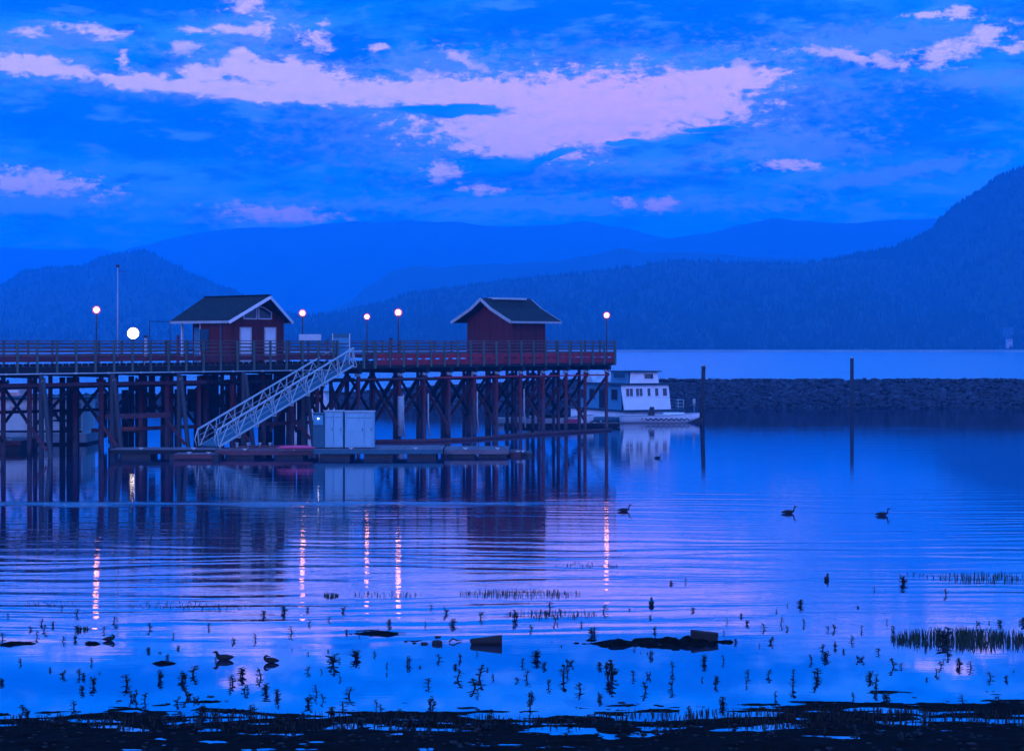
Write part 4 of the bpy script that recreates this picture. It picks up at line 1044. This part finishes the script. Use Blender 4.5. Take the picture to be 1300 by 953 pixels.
dock('floating_dock', 735, 792, 161.5, 163.8, 0, .42, 'float', 'grey float alongside the white houseboat', edge='greybox')

# cabin boat glimpsed through the middle piles
e = empty('cabin_boat', at(405, 538), R(-6), label='white cabin boat glimpsed through the piles below the gangway', cat='boat')
MB().prism([(-3.6, -1.2, -.2), (3.0, -1.2, -.2), (3.9, -1.2, 1.1), (-3.6, -1.2, .95)], (0, 2.4, 0)).build('hull', M['white'], e)
MB().prism([(-2.6, -.95, 1.05), (1.2, -.95, 1.05), (.6, -.95, 2.75), (-2.5, -.95, 2.75)], (0, 1.9, 0)).build('cabin', M['white'], e)
MB().box(-2.8, .9, -1.05, 1.05, 2.753, 2.85).build('roof', M['trim'], e)
for xa in (-2.2, -1.3, -.4): window(e, [(xa, -.95, 1.8), (xa + .65, -.95, 1.8), (xa + .65, -.95, 2.4), (xa, -.95, 2.4)], (0, -1, 0), .05, M['white'], M['glass'])

# ------------------------------------------------------------------ white houseboat with painted side, at left behind the piles
Yh = 127.5
e = empty('houseboat', (px2x(105, Yh), Yh, 0), R(0), label='long white houseboat with red lettering and a painted bird behind the left piles', cat='boat')
def hx_(px): return px2x(px, Yh) - px2x(105, Yh)
def hz(py): return EYE + (432 - py) / F * Yh
MB().box(hx_(-70), hx_(112), -.5, 4.2, -.3, hz(561)).build('hull', M['dark'], e)
MB().box(hx_(-70), hx_(112), -.6, 4.4, hz(561) + .003, hz(550)).build('deck', M['roofpale'], e)
MB().box(hx_(-70), hx_(105), 0, 3.8, hz(550) + .003, hz(507)).build('wall', M['white'], e)
MB().box(hx_(-72), hx_(107), -.25, 4.0, hz(507) + .003, hz(504.3)).build('roof', M['roofdark'], e)
mb = MB(); mb.box(hx_(-70), hx_(104), -.03, -.003, hz(549), hz(546)); mb.build('rub_strip', M['navy'], e)
# red painted lettering, loose brush strokes too weathered to read
r3 = random.Random(5); mb = MB(); x = 1
while x < 48:
    h0 = r3.uniform(3, 5.5); z_ = 520 + r3.uniform(-1, 1)
    a = (hx_(x), -.02, hz(z_ + h0)); b_ = (hx_(x + r3.uniform(-1.5, 2.5)), -.02, hz(z_ - h0))
    mb.beam(a, b_, .012, .06, up=(0, -1, 0))
    cx_, cz_ = x + 2, z_ + r3.uniform(-3, 3); pts = []
    for k in range(9):
        an = k * .7 + r3.random() * .3; pts.append((hx_(cx_ + 1.6 * math.cos(an)), -.02, hz(cz_ + 2.3 * math.sin(an))))
    for p_, q_ in zip(pts[:6], pts[1:6]): mb.beam(p_, q_, .012, .05, up=(0, -1, 0))
    x += r3.uniform(4.2, 6)
mb.build('painted_lettering', M['pinkred'], e)
MB().tube([(hx_(66), -.016, hz(517.5)), (hx_(66), -.004, hz(517.5))], .28, 20).build('painted_sun', M['violet'], e)
mb = MB()
for pl in ([(62, 529), (66, 526), (73, 523), (73, 526), (67, 529.5)], [(81, 526), (84, 522), (91, 523), (95, 525.5), (90, 528), (84, 527)], [(62, 534), (72, 532), (95, 533), (88, 535.5), (72, 535)], [(83, 521), (90, 518), (95, 522), (88, 522)]):
    mb.prism([(hx_(a), -.018, hz(b)) for a, b in pl], (0, .014, 0))
mb.build('painted_bird', M['navy'], e)
MB().box(hx_(96), hx_(103), -.02, -.003, hz(545), hz(511)).build('door', M['blue'], e)
# salmon awning boat further left
e = empty('covered_boat', (px2x(2, 131.9), 131.9, 0), label='covered boat with a salmon striped awning behind the leftmost piles', cat='boat')
MB().prism([(-2.6, 0, -.2), (2.6, 0, -.2), (2.9, 0, 1.0), (-2.8, 0, 1.0)], (0, 2, 0)).build('hull', M['white'], e)
MB().prism([(-3.0, -.1, 3.05), (1.35, -.1, 3.05), (1.25, -.1, 3.55), (-3.0, -.1, 3.55)], (0, 2.2, 0)).build('awning', M['salmon'], e)
MB().box(-3.0, 1.2, -.14, -.103, 3.35, 3.53).build('awning_stripe', M['white'], e)
mb = MB()
for x in (-2.4, 0, 1.0): mb.tube([(x, .1, 1.0), (x, .1, 3.05)], .03, 6)
mb.build('awning_pole', M['alum'], e)

# ------------------------------------------------------------------ birds
def duck_mesh(kind):
    mb = MB()
    if kind == 'grebe':      # long straight neck
        pts = [(-.31, 0, .06), (-.25, 0, .07), (-.12, 0, .085), (.04, 0, .085), (.15, 0, .075), (.205, 0, .11), (.225, 0, .17), (.23, 0, .24), (.24, 0, .285), (.275, 0, .30), (.31, 0, .298), (.39, 0, .288)]
        rad = [(.012, .01), (.05, .035), (.095, .075), (.10, .085), (.07, .065), (.035, .04), (.024, .024), (.022, .022), (.03, .032), (.034, .036), (.016, .014), (.004, .004)]
    elif kind == 'duck':
        pts = [(-.24, 0, .10), (-.19, 0, .085), (-.10, 0, .075), (.02, 0, .07), (.11, 0, .08), (.15, 0, .13), (.155, 0, .175), (.175, 0, .205), (.205, 0, .205), (.235, 0, .192), (.27, 0, .182)]
        rad = [(.015, .01), (.05, .04), (.085, .075), (.095, .085), (.07, .07), (.04, .045), (.033, .035), (.038, .04), (.03, .03), (.02, .010), (.016, .004)]
    else:                    # head tucked back
        pts = [(-.22, 0, .07), (-.16, 0, .075), (-.07, 0, .08), (.04, 0, .085), (.12, 0, .095), (.165, 0, .135), (.15, 0, .185), (.11, 0, .20), (.06, 0, .185), (.02, 0, .175)]
        rad = [(.012, .01), (.05, .04), (.085, .075), (.09, .08), (.065, .065), (.045, .045), (.038, .038), (.03, .03), (.014, .012), (.005, .004)]
    mb.tube(pts, rad, 14); return mb
def bird(kind, px, py, flip, s, label, rz=0.0):
    o = duck_mesh(kind).build('waterbird', M['duck']); o.location = at(px, py) + Vector((0, 0, -.015 * s))
    o.rotation_euler = (0, 0, (math.pi if flip else 0) + rz); o.scale = (s, s, s)
    sub = o.modifiers.new('s', 'SUBSURF'); sub.levels = 1; sub.render_levels = 1
    tag(o, label, 'waterbird', 'waterbirds on the lake')
bird('grebe', 792, 649, False, .95, 'dark long-necked grebe swimming beside the last wharf pile reflection')
bird('grebe', 1001, 651.5, False, 1.0, 'middle dark grebe, the larger of the pair on open water')
bird('grebe', 1120, 654, False, .95, 'dark grebe leading the pair, furthest right on open water')
bird('grebe', 835, 581.5, False, .8, 'tiny distant grebe below the houseboat reflection')
bird('duck', 284, 837.5, True, .95, 'dark duck with raised head floating at lower left')
bird('tucked', 344, 841, True, .85, 'dark duck with tucked head right of the raised-head duck')
bird('duck', 1049.5, 736, False, .85, 'dark duck seen nearly end on at right centre', R(70))
bird('duck', 827, 767.5, False, .85, 'dark duck seen end on above the mud bar', R(85))
bird('tucked', 138.5, 813, False, .72, 'small hunched dark duck left of the shallows', R(20))

# ------------------------------------------------------------------ driftwood and stones
p = at(617, 817.5)
e = MB().tube([(-.36, 0, .05), (-.33, 0, .06), (0, 0, .075), (.34, .02, .09), (.37, .02, .09)], [.055, .075, .10, .125, .12], 12).build('driftwood_log', M['log'], None, loc=p)
tag(e, 'short tapered driftwood log floating clear of the mud bar', 'log')
p = at(894, 813.5)
e = MB().prism([(-.31, -.1, .0), (.30, -.1, -.02), (.33, -.1, .16), (-.31, -.1, .23)], (0, .22, 0)).build('timber_block', M['log'], None, loc=p + Vector((0, 0, .03)))
bv = e.modifiers.new('b', 'BEVEL'); bv.width = .02; bv.segments = 2
tag(e, 'squared waterlogged timber block resting on the mud bar', 'timber')
for px, py, r, lab in ((555, 817, .12, 'largest dark stone in the stone row left of the driftwood log'), (539, 817, .085, 'flat dark stone left of the largest stone'), (556, 808.5, .07, 'thin stone sliver showing just behind the largest stone'), (526, 816, .05, 'small stone second from the left in the stone row'), (515, 814, .04, 'smallest stone at the left end of the stone row')):
    o = bpy.data.objects.new('stone', rk[int(px) % 7].copy()); o.data.materials.clear(); o.data.materials.append(M['stone']); link(o)
    o.location = at(px, py) + Vector((0, 0, r * .12)); o.scale = (r * 1.25, r, r * (.75 if r > .1 else .45)); tag(o, lab, 'stone', 'stones in the shallows')
def stick(a, b, label, bend=.03, r=.016):
    p0, p1 = at(*a), at(*b); c = p0; pts = [Vector((0, 0, .02)), (p1 - p0) * .3 + Vector((0, .05, .02 + bend)), (p1 - p0) * .65 + Vector((0, -.03, .03)), (p1 - p0) + Vector((0, 0, .02))]
    tag(MB().tube(pts, [r, r * 1.2, r, r * .4], 6).build('stick', M['log'], None, loc=c), label, 'stick', 'sticks in the shallows')
stick((452, 802), (515, 804), 'thin stick on the small mud spit left of the stones')
stick((570, 815.5), (586, 813.5), 'short bent twig between the stones and the driftwood log', .06)
stick((0, 818.5), (46, 815), 'long stick lying at the left edge of the shallows')
stick((108, 817), (124, 817), 'short stick beside the hunched duck')
stick((198, 842), (222, 842), 'short straight stick left of the raised-head duck')

# ------------------------------------------------------------------ water plants
def plant_mesh(seed):
    r = random.Random(seed); mb = MB()
    ns = r.choice((1, 1, 2, 3))
    for k in range(ns):
        base = Vector((r.uniform(-.05, .05) * ns, r.uniform(-.04, .04) * ns, -.06)); hh = r.uniform(.65, 1.0) if k else 1.0
        lean = Vector((r.uniform(-.22, .22), r.uniform(-.2, .2), 1)) * hh
        top = base + lean; mid = base + lean * .5 + Vector((r.uniform(-.05, .05), 0, 0))
        mb.tube([base, mid, top], [.05, .04, .02], 5)
        nl = r.randint(12, 20)
        for j in range(nl):
            s = .18 + .82 * (j + r.random()) / nl; p = base + (mid - base) * min(1, s * 2) + (top - mid) * max(0, s * 2 - 1)
            a = r.random() * 6.28; l = r.uniform(.2, .42) * (1.15 - .4 * s); d = Vector((math.cos(a), math.sin(a), r.uniform(-.1, .9))).normalized()
            sd_ = d.cross(Vector((0, 0, 1))).normalized() * l * r.uniform(.24, .4)
            q = p + d * l; m_ = p + d * l * .5 + Vector((0, 0, .03))
            mb.add([p, m_ + sd_, q, m_ - sd_], [(0, 1, 2, 3)], False)
    return mb
pm = []
for i in range(14):
    o = plant_mesh(100 + i).build('water_plant', M['plant']); pm.append(o.data); bpy.data.objects.remove(o)
PL = """52,792,8 56,801,10 47,808,10 68,794,8 98,780,10 97,799,8 95,812,9 79,814,8 26,842,9 78,858,9 64,851,6 101,858,11 106,860,8 120,862,6 117,841,9 191,798,9 220,808,7 227,823,6 265,797,8
335,781,9 360,777,11 371,803,11 324,812,11 298,814,7 188,826,7 245,856,14 307,858,14 331,860,14 391,852,9 145,790,9 132,801,8 391,774,7 418,787,7 435,776,8 494,793,10 541,793,8 548,771,6 568,778,9
574,793,9 611,785,10 654,785,14 652,795,6 675,799,8 705,788,11 698,773,12 754,805,12 738,794,7 421,843,17 453,836,15 477,831,7 558,837,10 585,836,10 518,843,12 491,846,7 681,836,14 663,843,10
608,860,20 581,862,14 715,861,22 723,843,9 669,860,14 761,846,9 775,860,28 766,777,11 626,861,8 831,801,9 826,833,9 853,850,14 894,841,13 919,839,10 975,858,11 949,857,10 804,859,11 823,859,9
923,789,7 941,782,6 948,792,7 991,792,11 970,798,9 977,816,9 910,863,7 891,863,6 1016,768,9 1021,792,9 1060,799,9 1051,799,7 1094,800,9 1133,800,8 1126,790,7 1269,792,8 1299,791,10 1080,814,9
1044,824,9 1060,822,9 1047,835,10 1030,839,10 1071,827,6 1007,856,9 1039,857,13 1135,846,13 1115,828,8 1092,838,8 1203,829,14 1197,815,22 1217,845,13 1233,847,11 1258,861,11 1277,862,8 1103,861,11
1201,755,9 1147,741,12 1110,749,6 1195,846,9 1189,856,9 1144,846,7 1242,792,6 1000,768,5 880,775,6 852,741,6 871,738,7 720,856,12 770,850,12 690,846,8 432,862,7 440,803,6 10,783,6 3,810,9"""
r2 = random.Random(3); lst = [tuple(map(float, s.split(','))) for s in PL.split()]
for i in range(46):
    y = r2.uniform(770, 866); lst.append((r2.uniform(0, 1300), y, r2.uniform(3, 6.5)))
for i in range(110):   # taller stems right at the bank edge
    lst.append((r2.uniform(0, 1300), r2.uniform(862, 945), r2.uniform(7, 16)))
for i, (px, py, hpx) in enumerate(lst):
    p = at(px, py); h = hpx * p.y / F * .88; p.z = max(0, bank_h(p.x, p.y)) - .01
    o = bpy.data.objects.new('water_plant', pm[i % 14]); link(o); o.location = p
    wd = r2.uniform(1.25, 2.3); o.scale = (h * wd, h * wd, h); o.rotation_euler = (0, 0, r2.random() * 6.28)
    tag(o, 'dark leafy water plant standing up out of the shallows', 'water plant', 'water plants in the shallows')

def reeds(px, py, rx, ry, n, h, label, mat='reed', wmul=1.0):
    c = at(px, py); kx = F / c.y; ky = EYE * F / c.y ** 2; r = random.Random(int(px)); vs = []; fs = []
    for i in range(n):
        a = r.random() * 6.28; q = math.sqrt(r.random()); clump = noise.noise((a * 2, q * 5, px)) 
        if clump < -.25: continue
        x = math.cos(a) * q * rx / kx; y = math.sin(a) * q * ry / ky
        hh = h / kx * r.uniform(.35, 1.0) * (1.1 - .5 * q); wd = .009 * wmul * r.uniform(.7, 1.4); lx = r.uniform(-.3, .3) * hh; ly = r.uniform(-.2, .2) * hh
        an = r.random() * 3.14; dx, dy = math.cos(an) * wd, math.sin(an) * wd; m0 = len(vs)
        vs += [(x - dx, y - dy, -.05), (x + dx, y + dy, -.05), (x + dx * .8 + lx * .4, y + dy * .8 + ly * .4, hh * .55), (x - dx * .8 + lx * .4, y - dy * .8 + ly * .4, hh * .55), (x + lx, y + ly, hh)]
        fs += [(m0, m0 + 1, m0 + 2, m0 + 3), (m0 + 3, m0 + 2, m0 + 4)]
    o = MB().add(vs, fs).build('reeds', M[mat], None, loc=c); tag(o, label, 'reeds', kind='stuff')
reeds(660, 754, 78, 4, 330, 9, 'sparse reed line left of the outer lamp reflection')
reeds(700, 780, 58, 5, 220, 8, 'thin reeds in front of the longer reed line', 'plant')
reeds(745, 718, 45, 4, 80, 5, 'faint scattered reed tips beside the kiosk reflection', 'plant')
reeds(490, 755, 45, 3, 80, 7, 'few reed tips near the second lamp reflection', 'plant')
reeds(1255, 734, 70, 6, 330, 9, 'reed patch far out at the right')
reeds(1165, 730, 30, 3, 40, 5, 'sparse reeds left of the far right patch', 'plant')
reeds(1225, 812, 95, 8, 1000, 19, 'dense green reed bed at the lower right', 'reed', 1.3)
reeds(215, 768, 50, 5, 90, 5, 'faint reed tips at left centre', 'plant')
reeds(275, 771, 48, 4, 70, 5, 'scattered reed tips below the house reflection', 'plant')
reeds(60, 766, 32, 3, 40, 4, 'faint reed tips near the left edge', 'plant')
reeds(419, 756, 11, 2.5, 60, 6, 'small green weed clump near the second lamp reflection', 'reed', 1.6)
reeds(106, 799, 10, 2, 50, 6, 'small green weed clump in the left shallows', 'reed', 1.6)
reeds(330, 918, 420, 12, 1300, 13, 'fringe of dark grass along the left bank edge', 'plant', 1.3)
reeds(1060, 912, 330, 12, 1300, 13, 'fringe of dark grass along the right bank edge', 'plant', 1.3)

# ------------------------------------------------------------------ air
hz_m = bpy.data.materials.new('dusk_haze'); hz_m.use_nodes = True; hn = hz_m.node_tree
for n in list(hn.nodes):
    if n.type != 'OUTPUT_MATERIAL': hn.nodes.remove(n)
pv = hn.nodes.new('ShaderNodeVolumePrincipled'); out = [n for n in hn.nodes if n.type == 'OUTPUT_MATERIAL'][0]
pv.inputs['Color'].default_value = (.004, .50, 1.0, 1); pv.inputs['Density'].default_value = .00031
pv.inputs['Anisotropy'].default_value = .3
hn.links.new(pv.outputs[0], out.inputs['Volume'])
hzo = MB().box(-2900, 2900, -60, 6900, -3, 345).build('haze', hz_m); tag(hzo, 'blue evening haze over the lake', kind='stuff')

# ------------------------------------------------------------------ camera and render settings
cam = bpy.data.cameras.new('camera'); co = bpy.data.objects.new('camera', cam); link(co); sc.camera = co
co.location = (0, 0, EYE); co.rotation_euler = (math.pi / 2, 0, 0)
cam.sensor_width = 36; cam.lens = 36 * F / 1300; cam.shift_y = -44.5 / 1300
cam.clip_start = .5; cam.clip_end = 20000
# scattered pebbles and bits of weed on the mud
vs = []; fs = []
for i in range(1500):
    X = rnd.uniform(-12, 12); Y = rnd.uniform(30.5, 39.5); z = bank_h(X, Y)
    if z < -.015: continue
    me = rnd.choice(small); r = rnd.uniform(.012, .05) * (1.6 if rnd.random() < .05 else 1); m0 = len(vs)
    for v in me.vertices: vs.append((X + v.co.x * r * 1.3, Y + v.co.y * r, z + v.co.z * r * .6))
    for f in me.polygons: fs.append(tuple(m0 + k for k in f.vertices))
tag(MB().add(vs, fs).build('pebbles', M['stone']), 'small dark pebbles scattered over the shore mud', kind='stuff')
vs_ = sc.view_settings; vs_.view_transform = 'Standard'; vs_.look = 'None'; vs_.exposure = 0; vs_.gamma = 1
sc.render.engine = 'CYCLES'; cy = sc.cycles
cy.use_denoising = True; cy.use_adaptive_sampling = True; cy.adaptive_threshold = .03; cy.volume_bounces = 1; cy.max_bounces = 6; cy.diffuse_bounces = 2; cy.glossy_bounces = 3
cy.sample_clamp_indirect = 6; cy.caustics_reflective = False; cy.caustics_refractive = False
